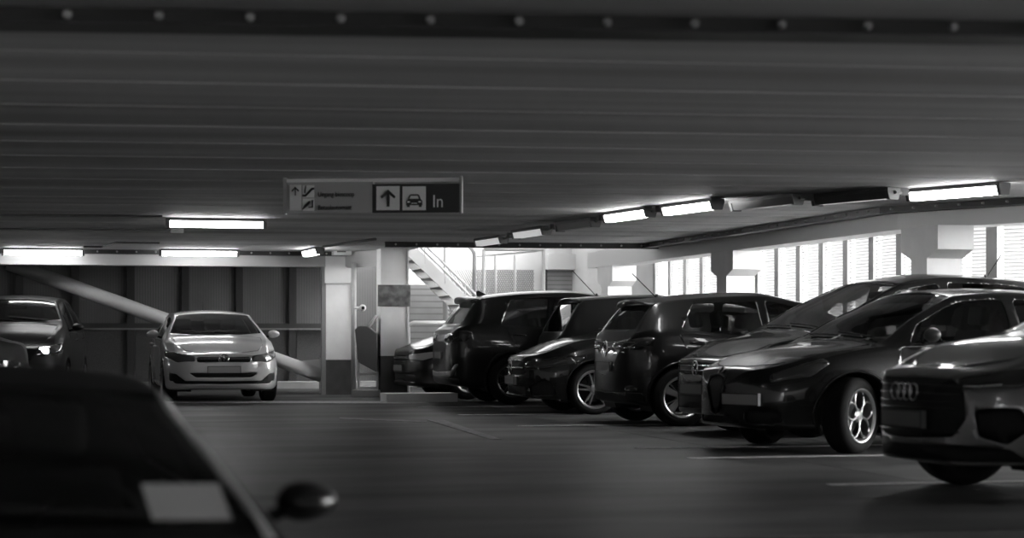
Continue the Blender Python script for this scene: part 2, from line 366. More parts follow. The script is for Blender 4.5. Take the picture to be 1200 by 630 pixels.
def cut(bm, poly, d, pred, keep=False):
    """cut the outline poly (3D points, seen along d) out of the skin; returns a new bmesh of the cut faces"""
    d = Vector(d).normalized(); up = Vector((0, 0, 1)) if abs(d.z) < .9 else Vector((1, 0, 0))
    a = up.cross(d).normalized(); b = d.cross(a).normalized()
    P2 = [(p.dot(a), p.dot(b)) for p in poly]
    lo = (min(p[0] for p in P2)-.02, min(p[1] for p in P2)-.02); hi = (max(p[0] for p in P2)+.02, max(p[1] for p in P2)+.02)
    def bb(f):
        u = [v.co.dot(a) for v in f.verts]; w = [v.co.dot(b) for v in f.verts]
        return min(u), min(w), max(u), max(w)
    cand = set()
    for f in bm.faces:
        if pred(f.calc_center_median(), f.normal):
            q = bb(f)
            if q[0] < hi[0] and q[2] > lo[0] and q[1] < hi[1] and q[3] > lo[1]: cand.add(f)
    n = len(poly)
    for i in range(n):
        p, q = poly[i], poly[(i+1) % n]; p2, q2 = P2[i], P2[(i+1) % n]
        no = (q-p).cross(d)
        if no.length < 1e-7: continue
        no.normalize()
        sl = (min(p2[0], q2[0])-1e-4, min(p2[1], q2[1])-1e-4, max(p2[0], q2[0])+1e-4, max(p2[1], q2[1])+1e-4)
        sel = []
        for f in cand:
            c = bb(f)
            if c[0] <= sl[2] and c[2] >= sl[0] and c[1] <= sl[3] and c[3] >= sl[1]: sel.append(f)
        if not sel: continue
        es = {e for f in sel for e in f.edges}; vs = {v for f in sel for v in f.verts}
        cand.difference_update(sel)
        r = bmesh.ops.bisect_plane(bm, geom=list(vs)+list(es)+sel, dist=1e-5, plane_co=p, plane_no=no)
        cand.update(g for g in r['geom'] if isinstance(g, bmesh.types.BMFace)); cand = {f for f in cand if f.is_valid}
    ins = [f for f in cand if inside((f.calc_center_median().dot(a), f.calc_center_median().dot(b)), P2)]
    out = bmesh.new(); mp = {}
    for f in ins:
        for v in f.verts:
            if v not in mp: mp[v] = out.verts.new(v.co)
        try: out.faces.new([mp[v] for v in f.verts])
        except ValueError: pass
    if not keep: bmesh.ops.delete(bm, geom=ins, context='FACES')
    for f in out.faces: f.normal_update()
    return out
def skin_part(name, bm, m, parent, shift=0, thick=0, outward=True):
    if not bm.faces: bm.free(); return None
    me = bpy.data.meshes.new(name)
    for f in bm.faces: f.normal_update(); f.smooth = True
    for v in bm.verts: v.normal_update()
    if shift:
        for v in bm.verts: v.co += v.normal*shift
    bm.to_mesh(me); bm.free(); me.materials.append(M[m] if isinstance(m, str) else m)
    o = link(name, me, parent)
    if thick:
        s = o.modifiers.new('thick', 'SOLIDIFY'); s.thickness = thick; s.offset = -1
    return o

_wheels = {}
def wheel_meshes(style, R, rimr, wd=.215, metal='alloy'):
    key = (style, R, rimr, metal)
    if key in _wheels: return _wheels[key]
    bm = bmesh.new(); h = wd/2; q = rimr
    lathe_y(bm, [(q-.012, h-.02), (q+.004, h-.005), (q+.02, h), ((q+R)/2, h+.008), (R-.018, h-.012), (R-.004, h-.03), (R, h-.06), (R, 0), (R, -h+.06), (R-.004, -h+.03), (R-.018, -h+.012), ((q+R)/2, -h-.008), (q+.02, -h), (q-.012, -h+.02), (q-.012, h-.02)], 56)
    bmesh.ops.remove_doubles(bm, verts=bm.verts, dist=1e-5)
    ty = bpy.data.meshes.new('wheel'); bmesh.ops.recalc_face_normals(bm, faces=bm.faces)
    bm.to_mesh(ty); bm.free(); ty.materials.append(M['tyre'])
    for p in ty.polygons: p.use_smooth = True
    # rim: outer face at +y
    bm = bmesh.new()
    lathe_y(bm, [(q-.004, h-.018), (q+.008, h-.006), (q+.006, h+.002), (q-.006, h), (q-.022, h-.012), (q-.032, h-.05), (q-.035, -h+.03), (q-.012, -h+.02), (q-.004, h-.018)], 56)
    f = h-.018
    def spoke(a0, r0, w0, r1, w1, y0, y1, th=.03, a1=None):
        a1 = a0 if a1 is None else a1
        c0 = Vector((math.cos(a0)*r0, 0, math.sin(a0)*r0)); c1 = Vector((math.cos(a1)*r1, 0, math.sin(a1)*r1))
        d = (c1-c0).normalized(); s = Vector((-d.z, 0, d.x)); pts = []
        for c, w, y in ((c0, w0, y0), (c1, w1, y1)):
            for sg, yy, ww in ((-1, y-th, 1), (1, y-th, 1), (1, y, .72), (-1, y, .72)):
                pts.append(bm.verts.new(c+s*sg*w/2*ww+Vector((0, yy, 0))))
        for i in range(4): bm.faces.new((pts[i], pts[(i+1) % 4], pts[4+(i+1) % 4], pts[4+i]))
        bm.faces.new(pts[3::-1]); bm.faces.new(pts[4:])
    def ring(cx, cz, rx, rz, ang, r, y):
        pts = []
        for j in range(26):
            t = 2*math.pi*j/26; x, z = math.cos(t)*rx, math.sin(t)*rz
            pts.append((cx+x*math.cos(ang)-z*math.sin(ang), y, cz+x*math.sin(ang)+z*math.cos(ang)))
        tube(bm, pts, r, 8, True)
    if style == 'rings':
        for k in range(5):
            a = math.pi/2+k*2*math.pi/5; rr = q*.57
            ring(math.cos(a)*rr, math.sin(a)*rr, q*.39, q*.315, a, .0105, f-.01)
    elif style == 'twin':
        for k in range(5):
            a = math.pi/2+k*2*math.pi/5
            for sg in (-1, 1): spoke(a+sg*.20, .05, .034, q-.02, .022, f-.012, f-.002, .03, a+sg*.17)
    elif style == 'wide':
        for k in range(5):
            a = math.pi/2+.3+k*2*math.pi/5; spoke(a, .04, .05, q-.02, .105, f-.012, f, .025)
            spoke(a+.42, .05, .012, q-.02, .02, f-.03, f-.02, .02)
    else:
        for k in range(10):
            a = k*math.pi/5; spoke(a, .05, .03, q-.02, .035, f-.015, f-.004, .03)
    lathe_y(bm, [(.0005, f+.002), (.034, f), (.062, f-.014), (.066, f-.05), (.0005, f-.055)], 24)
    bmesh.ops.recalc_face_normals(bm, faces=bm.faces)
    rm = bpy.data.meshes.new('rim'); bm.to_mesh(rm); bm.free(); rm.materials.append(M[metal])
    bm = bmesh.new(); lathe_y(bm, [(.0005, -.02), (q*.68, -.02), (q*.68, -.045), (.0005, -.045)], 32)
    box(bm, (-.06, -.06, q*.35), (.06, .02, q*.72))
    bmesh.ops.recalc_face_normals(bm, faces=bm.faces)
    dk = bpy.data.meshes.new('brake_disc'); bm.to_mesh(dk); bm.free(); dk.materials.append(M['alloy_dark'])
    _wheels[key] = (ty, rm, dk); return _wheels[key]
_seat = {}
def seat_mesh():
    if _seat: return _seat['s']
    out = []
    for nm, bxs in (('seat', [((-.27, -.25, .0), (.27, .25, .16))]), ('backrest', [((-.06, -.245, 0), (.07, .245, .62))]), ('headrest', [((-.045, -.13, .0), (.055, .13, .19))])):
        bm = bx(*bxs); bmesh.ops.bevel(bm, geom=list(bm.edges), offset=.05, segments=3, affect='EDGES', profile=.6)
        bmesh.ops.recalc_face_normals(bm, faces=bm.faces)
        me = bpy.data.meshes.new(nm); bm.to_mesh(me); bm.free(); me.materials.append(M['seat'])
        for p in me.polygons: p.use_smooth = True
        out.append(me)
    _seat['s'] = out; return out

def car(name, label, loc, bearing, c, group=None):
    """local axes: x forward, y left, origin on the ground below the front axle"""
    L, Wd, H, wb, fo = c['L'], c['W']/2, c['H'], c['wb'], c['fo']
    uc, zc, uh, zh = c['uc'], c['zc'], c['uh'], c['zh']          # cowl, windscreen header
    up, ur, zr_, ub, zbk = c['up'], c['ur'], c['zr'], c['ub'], c['zb']  # roof peak, roof rear end, rear window base
    zn = c['zn']; b0, b1 = c['b0'], c['b1']                         # bonnet leading edge, belt front/rear
    R, rimr = c.get('R', .325), c.get('rim', .23); gap = c.get('arch', R+.045)
    tail = c.get('tail', .05); zbot = c.get('zbot', .19)
    nose = c.get('nose', .10)
    top = pchip([(0, .54), (.012, .60), (nose*.5, zn-.07), (nose, zn-.012), (nose*2.1, zn+.015), (uc*.55, zn+(zc-zn)*.66), (uc-.02, zc), (uc+(uh-uc)*.5, zc+(zh-zc)*.55), (uh-.10, zh-.042), (uh, zh), (uh+.10, zh+.018), (up, H), (ur, zr_), (ub, zbk), (L-tail*.6, zbk-.16), (L-.012, .70), (L, .58)])
    belt = pchip([(0, .53), (.012, .58), (nose, zn-.10), (nose*3, zn-.055), (uc*.6, zn+(b0-zn)*.5), (uc, b0-.015), (uc+.5, b0), ((uc+ub)/2+.3, (b0+b1)/2), (ub-.2, b1), (ub+.02, b1-.03), (L-tail*.5, min(b1, zbk)-.2), (L-.012, .66), (L, .56)])
    bot = pchip([(0, .34), (.03, .27), (.12, .215), (.4, zbot), (L-.6, zbot+.01), (L-.1, zbot+.08), (L, .40)])
    Rf, pf = c.get('Rf', .75), c.get('pf', 2.3); Rr, pr = c.get('Rr', .42), c.get('pr', 2.8)
    def hw(u):
        w = Wd*(.965+.035*math.sin(math.pi*min(1, max(0, u/L))))
        if u < Rf: w *= max(0, 1-(1-u/Rf)**pf)**(1/pf)
        if u > L-Rr: w *= max(0, 1-(1-(L-u)/Rr)**pr)**(1/pr)
        return w
    rwf = pchip([(0, .80*Wd), (uc*.5, .80*Wd), (uc, .875*Wd), (uc+(uh-uc)*.5, .775*Wd), (uh, .685*Wd), (up+.3, .69*Wd), (ur, .65*Wd), (ub, .74*Wd), (L, .75*Wd)])
    cr = pchip([(0, .02), (uc*.5, .03), (uc, .03), (uh, .05), (up, .055), (ur, .05), (ub, .035), (L, .03)])
    def sec(u):
        w, zt, zl = hw(u), top(u), bot(u); zm = min(belt(u), zt-.012); h = zm-zl
        ry = min(rwf(u), .9*w); rz = max(zt-cr(u), zm+.30*(zt-zm)); pts = []
        for fy, fz in ((0, 0), (.45, 0), (.8, 0), (.93, .012), (.972, .06), (.985, .14), (.99, .28), (1, .45), (1, .62), (.993, .76), (.984, .86), (.972, .94), (.955, 1)):
            pts.append((fy*w, zl+fz*h))
        sy = .955*w
        for t in (.12, .3, .5, .7, .85, .94):
            bow = .022*math.sin(math.pi*t)*min(1, (rz-zm)/.3)
            pts.append((sy+(ry-sy)*t+bow, zm+(rz-zm)*t))
        for t in (0, .06, .16, .32, .5, .75, 1):
            pts.append((ry*(1-t), rz+(zt-rz)*(1-(1-t)**2.3)))
        return pts
    us = sorted(set([round(.7*(i/22)**2, 4) for i in range(23)]+[round(L-.6*(i/22)**2, 4) for i in range(23)]+[round(.7+(L-1.3)*i/60, 4) for i in range(61)]))
    bm = bmesh.new(); grid = []
    for u in us:
        p = sec(u); x = fo-u
        grid.append([bm.verts.new((x, y, z)) for y, z in p]+[bm.verts.new((x, -y, z)) for y, z in reversed(p)])
    k = len(grid[0])
    for A, B in zip(grid, grid[1:]):
        for j in range(k): 
            try: bm.faces.new((A[j], B[j], B[(j+1) % k], A[(j+1) % k]))
            except ValueError: pass
    bmesh.ops.remove_doubles(bm, verts=bm.verts, dist=2e-4)
    bmesh.ops.dissolve_degenerate(bm, dist=1e-4, edges=bm.edges)
    bmesh.ops.recalc_face_normals(bm, faces=bm.faces)
    bv = BVHTree.FromBMesh(bm)
    root = thing(name, label, 'car', loc, math.pi/2-math.radians(bearing), group)
    pm = c['paint']
    def side(u, z, sg):
        h_, n_, *_ = bv.ray_cast(Vector((fo-u, sg*3, z)), Vector((0, -sg, 0)))
        return h_ if h_ else Vector((fo-u, sg*Wd*.9, z))
    def front(y, z):
        h_, n_, *_ = bv.ray_cast(Vector((fo+2, y, z)), Vector((-1, 0, 0)))
        return h_ if h_ else Vector((fo-.5, y, z))
    def rear(y, z):
        h_, n_, *_ = bv.ray_cast(Vector((fo-L-2, y, z)), Vector((1, 0, 0)))
        return h_ if h_ else Vector((fo-L+.3, y, z))
    def nrm(p):
        return bv.find_nearest(p)[1]
    lin = [('body', None)]
    parts = []
    # wheel arches
    for ax in (0, -wb):
        for sg in (1, -1):
            poly = [Vector((ax+math.cos(t)*gap, sg*Wd, R+math.sin(t)*gap)) for t in [2*math.pi*i/36 for i in range(36)]]
            cut(bm, poly, (0, sg, 0), lambda q, n: q.y*sg > Wd*.42).free()
    # glazing
    n = 8; cl = lambda t, a, b: a+(b-a)*t
    g0, g1 = uc+c.get('wsb', .05), uh-.03
    poly = [Vector((fo-cl(i/n, g0+.10, g1+.03), rwf(cl(i/n, g0+.10, g1+.03))-.03, 0)) for i in range(n+1)]
    poly += [Vector((fo-g1, rwf(g1)*.4, 0)), Vector((fo-g1, -rwf(g1)*.4, 0))]
    poly += [Vector((p.x, -p.y, 0)) for p in poly[n::-1]]
    poly += [Vector((fo-g0-.015, -rwf(g0)*.5, 0)), Vector((fo-g0, 0, 0)), Vector((fo-g0-.015, rwf(g0)*.5, 0))]
    ws = cut(bm, poly, (0, 0, 1), lambda q, nn: nn.z > .2 and q.z > zc-.1)
    parts.append(('windscreen', ws, c.get('glass', 'glass'), -.004, 0))
    zt1, zt0 = zr_-.07, zbk+.03
    poly = []
    def ru(z):                         # where the rear screen has height z
        a, b = ur-.1, L
        for _ in range(24):
            m_ = (a+b)/2
            if top(m_) > z: a = m_
            else: b = m_
        return a
    poly = [Vector((-9, rwf(ru(cl(i/4, zt0, zt1)))-.09, cl(i/4, zt0, zt1))) for i in range(5)]
    poly = smooth_poly(poly+[Vector((p.x, -p.y, p.z)) for p in poly[::-1]], .06)
    parts.append(('rear_window', cut(bm, poly, (-1, 0, 0), lambda q, nn: nn.x < -.1 and q.x < fo-ur+.1 and q.z > zbk-.1), c.get('rglass', 'tint'), -.004, 0))
    for (ua, ub_t, ub_b) in c['dlo']:
        for sg in (1, -1):
            ua_t, ua_b = ua if isinstance(ua, tuple) else (ua, ua)
            lo = [(cl(i/6, ua_b, ub_b),) for i in range(7)]; hi = [(cl(i/8, ua_t, ub_t),) for i in range(9)]
            rzf = lambda u: max(top(u)-cr(u), belt(u)+.3*(top(u)-belt(u)))-.055
            P = [Vector((fo-u, 0, belt(u)+.02)) for (u,) in lo]+[Vector((fo-u, 0, max(rzf(u), belt(u)+.035))) for (u,) in hi[::-1]]
            P = smooth_poly(P, .035, 2)
            parts.append(('side_window', cut(bm, P, (0, sg, 0), lambda q, nn: q.y*sg > .3 and q.z > .7), c.get('sglass', 'glass'), -.005, 0))
    # lamps and front details, each an outline of F(y,z) / S(u,z) points on the skin
    def outline(spec, sg):
        out = []
        for t, a_, z in spec:
            out.append(front(sg*a_, z) if t == 'F' else side(a_, z, sg) if t == 'S' else rear(sg*a_, z))
        return out
    for (nm, spec, m_, sh, th) in c.get('pair', []):
        for sg in (1, -1):
            P = smooth_poly(outline(spec, sg), .03, 2)
            nn = sum((nrm(p) for p in P), Vector())/len(P); nn.normalize()
            parts.append((nm, cut(bm, P, nn, lambda q, n2: q.y*sg > -.02 and n2.dot(nn) > .05 and (q-P[0]).length < 1.0), m_, sh, th))
    for (nm, spec, m_, sh, th) in c.get('mid', []):
        fr = spec[0][0] == 'F'
        A = outline(spec, 1); P = A+[Vector((p.x, -p.y, p.z)) for p in A[::-1]]
        P = smooth_poly(P, .03, 2)
        parts.append((nm, cut(bm, P, (1, 0, 0) if fr else (-1, 0, 0), (lambda q, n2: n2.x > .05 and q.x > 0) if fr else (lambda q, n2: n2.x < -.05 and q.x < -wb)), m_, sh, th))
    # doors
    for (ua, ub_) in c.get('doors', []):
        for sg in (1, -1):
            z0 = zbot+.13; P = [Vector((fo-ua, 0, z0)), Vector((fo-ub_[1], 0, z0))]
            if ub_[0] != ub_[1]:
                axu = fo+wb
                for i in range(9):
                    t = math.radians(205-i*12.5); uu = axu+math.cos(t)*(gap+.04); zz = R+math.sin(t)*(gap+.04)
                    if zz > z0+.02 and uu < ub_[0]: P.append(Vector((fo-uu, 0, zz)))
            P += [Vector((fo-ub_[0], 0, belt(ub_[0])-.012)), Vector((fo-(ua+ub_[0])/2, 0, belt((ua+ub_[0])/2)-.012)), Vector((fo-ua, 0, belt(ua)-.012))]
            P = smooth_poly(P, .05, 2)
            parts.append(('door', cut(bm, P, (0, sg, 0), lambda q, nn: q.y*sg > .5 and nn.y*sg > .2), pm, 0, 0))
            s_ = bmesh.new(); Q = [side(fo-p.x, p.z, sg)+Vector((0, sg*.0005, 0)) for p in P]
            tube(s_, Q, .0045, 5, True); obj('door_seam', s_, 'black', root)
            hz = belt(ub_[0])-.13; uh_ = ub_[0]-.20
            q = side(uh_, hz, sg); h_ = bmesh.new()
            tube(h_, [q+Vector((.09, -sg*.005, 0)), q+Vector((.075, sg*.028, .004)), q+Vector((-.07, sg*.028, .008)), q+Vector((-.085, -sg*.005, .008))], .011, 8)
            obj('door_handle', h_, c.get('handle', pm), root, True)
    # bonnet
    P = [Vector((fo-u, y, 0)) for u, y in ((nose*1.5, 0), (nose*1.9, .3*Wd), (nose*3.2, .62*Wd), (uc*.5, .74*Wd), (uc-.02, .78*Wd), (uc+.03, .4*Wd), (uc+.02, 0))]
    P += [Vector((p.x, -p.y, 0)) for p in P[-2:0:-1]]
    bn = cut(bm, P, (0, 0, 1), lambda q, nn: nn.z > .4 and q.x > fo-uc-.1 and q.z > zn-.15)
    parts.append(('bonnet', bn, pm, 0, 0))
    s_ = bmesh.new(); Q = []
    for p in P:
        h_, *_ = bv.ray_cast(Vector((p.x, p.y, 3)), Vector((0, 0, -1))); Q.append((h_ or p)+Vector((0, 0, -.001)))
    tube(s_, Q, .004, 5, True); obj('bonnet_seam', s_, 'black', root)
    # body skin
    me = bpy.data.meshes.new('body')
    for f in bm.faces: f.smooth = True
    bm.to_mesh(me); bm.free(); me.materials.append(pm); me.materials.append(M['lining'])
    o = link('body', me, root); sd = o.modifiers.new('thick', 'SOLIDIFY'); sd.thickness = .012; sd.offset = -1; sd.material_offset = 1; sd.use_rim = True
    for nm, b_, m_, sh, th in parts: skin_part(nm, b_, m_, root, sh, th)
    # arch liners, lips, wheels
    ty, rm, dk = wheel_meshes(c.get('style', 'ten'), R, rimr, c.get('tw', .215), c.get('metal', 'alloy'))
    for ax in (0, -wb):
        for sg in (1, -1):
            b_ = bmesh.new(); n = 24; ra, rb = [], []
            yo = abs(side(fo-ax, R+gap-.02, sg).y)-.02
            for i in range(n+1):
                t = math.radians(-25+230*i/n); x, z = ax+math.cos(t)*(gap+.004), R+math.sin(t)*(gap+.004)
                ra.append(b_.verts.new((x, sg*yo, z))); rb.append(b_.verts.new((x, sg*.45, z)))
            for i in range(n): b_.faces.new((ra[i], ra[i+1], rb[i+1], rb[i]))
            b_.faces.new(rb); obj('wheel_arch', b_, 'black', root)
            b_ = bmesh.new(); Q = []
            for i in range(n+1):
                t = math.radians(-18+216*i/n); x, z = ax+math.cos(t)*(gap+.012), R+math.sin(t)*(gap+.012)
                q = side(fo-x, max(z, zbot+.05), sg)
                if abs(q.y) > Wd*.7: Q.append(q+Vector((0, -sg*.006, 0)))
            tube(b_, Q, c.get('lip', .014), 6); obj('arch_lip', b_, c.get('lipmat', pm), root, True)
            wy = Wd*.985-.105
            w_ = link('wheel', ty, root, (ax, sg*wy, R))
            st_ = math.radians(c.get('steer', 0)) if ax == 0 else 0
            w_.rotation_euler = (0, random.random()*1.2 if c.get('spin') is None else c['spin'], st_ if sg > 0 else math.pi+st_)
            w_.rotation_mode = 'XYZ'
            link('rim', rm, w_); link('brake_disc', dk, w_)
    # mirrors
    for sg in (1, -1):
        um = uc+c.get('mu', .40); q = side(um, belt(um)+.03, sg)
        b_ = bmesh.new(); bmesh.ops.create_uvsphere(b_, u_segments=18, v_segments=12, radius=1)
        for v in b_.verts:
            x, y, z = v.co; x = x if x > 0 else x*.35
            v.co = Vector((q.x+x*.085, q.y+sg*(.13+.095*y*sg), q.z+.06+.062*z*(1-.15*sg*y)))
        obj('wing_mirror', b_, c.get('mirror', pm), root, True)
        b_ = bmesh.new(); tube(b_, [q+Vector((0, -sg*.02, 0)), q+Vector((0, sg*.07, .035))], .022, 8); obj('mirror_arm', b_, 'black', root, True)
    # cabin: seats, dashboard
    sb, bk, hr = seat_mesh(); zf = c.get('seatz', .36); xs = fo-(uc+c.get('seatu', 1.35))
    for y in (.36, -.36):
        s_ = link('seat', sb, root, (xs, y, zf)); b_ = link('backrest', bk, s_, (-.26, 0, .10)); b_.rotation_euler = (0, -.30, 0)
        h_ = link('headrest', hr, s_, (-.47, 0, .74)); h_.rotation_euler = (0, -.15, 0)
    for y in (.36, -.36):
        s_ = link('rear_seat', sb, root, (xs-.85, y, zf+.02)); b_ = link('backrest', bk, s_, (-.26, 0, .08)); b_.rotation_euler = (0, -.35, 0)
        h_ = link('headrest', hr, s_, (-.46, 0, .66))
    zd = zc-.04
    b_ = bmesh.new(); prism(b_, [(fo-uc-.12, -.62*Wd/.9, zd-.02), (fo-uc-.75, -.66*Wd/.9, zd), (fo-uc-.80, -.66*Wd/.9, zd-.35), (fo-uc-.2, -.62*Wd/.9, zd-.35)], (0, 1.26*Wd/.9, 0)); obj('dashboard', b_, 'seat', root)
    b_ = bmesh.new(); tube(b_, [(fo-uc-.88+.09*math.sin(t), .36+.18*math.cos(t), zd-.03+.16*math.sin(t)) for t in [2*math.pi*i/20 for i in range(20)]], .014, 6, True)
    tube(b_, [(fo-uc-.88, .18, zd-.03), (fo-uc-.88, .54, zd-.03)], .012, 6); tube(b_, [(fo-uc-.88, .36, zd-.03), (fo-uc-.70, .36, zd-.12)], .02, 6); obj('steering_wheel', b_, 'seat', root, True)
    b_ = bmesh.new(); box(b_, (fo-uh-.14, -.12, zh-.17), (fo-uh-.10, .12, zh-.10)); obj('rear_view_mirror', b_, 'black', root, bevel=.01)
    # wipers
    b_ = bmesh.new()
    for y0, y1 in ((.55, -.08), (-.02, -.60)):
        Q = []
        for i in range(6):
            y = (y0+(y1-y0)*i/5)*Wd/.9; u = g0+.03+.05*i/5
            h_, *_ = bv.ray_cast(Vector((fo-u-.02, y, 3)), Vector((0, 0, -1))); Q.append(h_+Vector((.004, 0, .012)))
        tube(b_, Q, .008, 5)
    obj('wiper', b_, 'black', root)
    # plates
    def plate(fn, y, z, w=.52, h=.11, m_='plate', sgn=1, lab=None, rows=True):
        q = fn(y, z); qa, qb = fn(y-w*.35, z), fn(y+w*.35, z); d = (qb-qa); d.z = 0; d.normalize()
        nv = Vector((d.y, -d.x, 0))*(1 if Vector((d.y, -d.x, 0)).x*sgn > 0 else -1); up_ = Vector((0, 0, 1))
        q = (qa+qb)/2 if abs((qa+qb).x/2) > abs(q.x) or True else q
        q = q+nv*(.02+abs((fn(y, z)-q).dot(nv)))
        mt = Matrix(((d.x, nv.x, 0, q.x), (d.y, nv.y, 0, q.y), (0, 0, 1, q.z), (0, 0, 0, 1)))
        b_ = bmesh.new(); box(b_, (-w/2, -.04, -h/2), (w/2, 0, h/2), mt); p_ = obj('licence_plate', b_, m_, root, bevel=.004)
        b_ = bmesh.new()
        for s4 in (((-w/2, -h/2), (w/2, -h/2+.008)), ((-w/2, h/2-.008), (w/2, h/2)), ((-w/2, -h/2), (-w/2+.008, h/2)), ((w/2-.008, -h/2), (w/2, h/2))):
            box(b_, (s4[0][0], 0, s4[0][1]), (s4[1][0], .003, s4[1][1]), mt)
        obj('plate_frame', b_, 'plate_ink', p_)
    if 'fplate' in c: plate(front, *c['fplate'])
    if 'rplate' in c: plate(rear, *c['rplate'], sgn=-1)
    # roof aerial and spoiler
    if c.get('fin'):
        u = ur-.15; z = top(u); b_ = bmesh.new()
        prism(b_, [(fo-u+.10, -.012, z-.02), (fo-u-.10, -.012, z-.03), (fo-u-.11, -.012, z+.05), (fo-u-.07, -.012, z+.065)], (0, .024, 0)); obj('shark_fin', b_, 'black', root, bevel=.005)
    if c.get('aerial'):
        u, tilt, ln = c['aerial']; z = top(u); b_ = bmesh.new(); tube(b_, [(fo-u, 0, z-.01), (fo-u-tilt*ln, 0, z+ln)], .006, 6); bmesh.ops.create_cone(b_, cap_ends=True, segments=10, radius1=.03, radius2=.012, depth=.05, matrix=Matrix.Translation((fo-u, 0, z+.01))); obj('aerial', b_, 'black', root)
    if c.get('spoiler'):
        l, t_ = c['spoiler']; b_ = bmesh.new(); w = rwf(ur)-.02; sec_ = [(-.10, .0), (l, -.012), (l, -.012-t_), (-.02, -.07)]
        vs = []
        for i in range(13):
            f_ = -1+2*i/12; y = w*f_; dz = -.055*abs(f_)**2.2; kx = 1-.30*abs(f_)**3
            vs.append([b_.verts.new((fo-(ur+a_*(kx if a_ > 0 else 1)), y, zr_+.004+b2+dz)) for a_, b2 in sec_])
        for A, B in zip(vs, vs[1:]):
            for j in range(4): b_.faces.new((A[j], A[(j+1) % 4], B[(j+1) % 4], B[j]))
        b_.faces.new(vs[0]); b_.faces.new(vs[-1]); obj('spoiler', b_, c.get('spmat', pm), root, True, bevel=.008)
    api = dict(root=root, front=front, rear=rear, side=side, nrm=nrm, top=top, belt=belt, fo=fo, L=L, Wd=Wd, wb=wb, R=R, rwf=rwf)
    return api
def place(anchor_px, s, bearing, lx, ly, z=0):
    """ground position of the car origin so that local point (lx,ly) stands at that pixel column and scale"""
    p = at(anchor_px, s); b = math.radians(bearing); h = Vector((math.sin(b), math.cos(b), 0)); l = Vector((-h.y, h.x, 0))
    q = p-h*lx-l*ly; return (q.x, q.y, z)
def disc_frame(p, n):
    n = Vector(n).normalized(); a = Vector((0, 0, 1)).cross(n).normalized(); b = n.cross(a)
    return Matrix(((a.x, b.x, n.x, p.x), (a.y, b.y, n.y, p.y), (a.z, b.z, n.z, p.z), (0, 0, 0, 1)))
def ring_badge(api, p, n, r, t=.007, extra=None, m='chrome', shift=.012, nm='badge', rings=((0, 0),)):
    mt = disc_frame(p+n*shift, n); b = bmesh.new()
    for cx, cy in rings: tube(b, [mt @ Vector((cx+r*math.cos(a), cy+r*math.sin(a), 0)) for a in [2*math.pi*i/28 for i in range(28)]], t, 6, True)
    for seg in (extra or []): tube(b, [mt @ Vector((x*r, y*r, 0)) for x, y in seg], t*.9, 6)
    return obj(nm, b, m, api['root'], True)
VW = [[(-.42, .88), (0, .12), (.42, .88)], [(-.85, .45), (-.42, -.82), (0, -.02), (.42, -.82), (.85, .45)]]
def bars(api, fn, nm, ys, zs, r, m, steps=14, sh=.004):
    b = bmesh.new()
    for z in zs:
        tube(b, [fn(ys[0]+(ys[1]-ys[0])*i/steps, z)+Vector((sh if fn is api['front'] else -sh, 0, 0)) for i in range(steps+1)], r, 6)
    return obj(nm, b, m, api['root'], True)

# ------------------------------------------------------------------ the cars
def spec(L=4.35, W=1.80, H=1.465, wb=2.63, fo=.90, uc=1.15, zc=1.0, uh=2.02, zh=1.40, up=2.5, ur=3.78, zr=1.36, ub=4.14, zb=1.02, zn=.72, b0=.94, b1=1.04, bp=2.55, tri=.30, dend=3.62, drop=0, **k):
    c = dict(L=L, W=W, H=H, wb=wb, fo=fo, uc=uc, zc=zc, uh=uh, zh=zh, up=up, ur=ur, zr=zr, ub=ub, zb=zb, zn=zn, b0=b0, b1=b1)
    c['dlo'] = [((uc+tri+.12, uc+tri), bp-.03, bp-.05), ((bp+.08, bp+.06), dend-.22, dend-.02)]
    ax = fo+wb
    c['doors'] = [(fo+.44, (bp, bp)), (bp+.012, (min(dend, ax+.1), ax-.50))]
    c['mu'] = tri+.16
    c.update(k); return c
dark = paint('black_paint', .004, .3); dark2 = paint('charcoal_paint', .014, .3, .2); mid = paint('dark_grey_paint', .17, .30, .4)
silver = paint('silver_paint', .58, .34, .15); graph = paint('graphite_paint', .016, .26, .4); grey2 = paint('grey_paint_car', .10, .3, .3)
darkA = paint('black_metallic_paint', .009, .24, .3)

# 1 pale hatchback facing us in front of the panelled wall
hl = lambda u1, yi, zi0, zi1, yo, zo0, zo1, us, zs: [('F', yi, zi0), ('F', yi+.01, zi1), ('F', yo, zo1), ('S', us, zs), ('S', us*.86, zs-.055), ('F', yo, zo0)]
c = spec(L=3.98, W=1.75, H=1.43, wb=2.52, fo=.82, uc=1.10, zc=1.0, uh=1.82, zh=1.38, ur=3.45, zr=1.34, ub=3.80, zb=1.02, zn=.745, b0=.95, b1=1.02, bp=2.38, dend=3.35, paint=silver, R=.315, rim=.20, glass='tint', sglass='tint', style='ten', metal='alloy_mid', spin=.3,
    Rf=.62, pf=2.7, mirror=silver, aerial=(3.3, .55, .20), steer=0, fplate=(0, .50, .50, .11, 'plate'),
    pair=[('headlight', [('F', .42, .62), ('F', .42, .70), ('F', .62, .735), ('S', .62, .775), ('S', .50, .69), ('F', .68, .605)], 'lens_mid', .003, .01),
          ('fog_lamp', [('F', .55, .32), ('F', .70, .44), ('F', .80, .45), ('F', .80, .33)], 'black', -.012, .01)],
    mid=[('grille', [('F', 0, .615), ('F', .40, .61), ('F', .40, .695), ('F', 0, .69)], 'black', -.008, .01),
         ('lower_grille', [('F', 0, .385), ('F', .42, .385), ('F', .52, .455), ('F', 0, .45)], 'black', -.015, .01),
         ('bumper_slot', [('F', 0, .275), ('F', .72, .29), ('F', .76, .335), ('F', 0, .33)], 'black', -.01, .01)])
B = 179.0
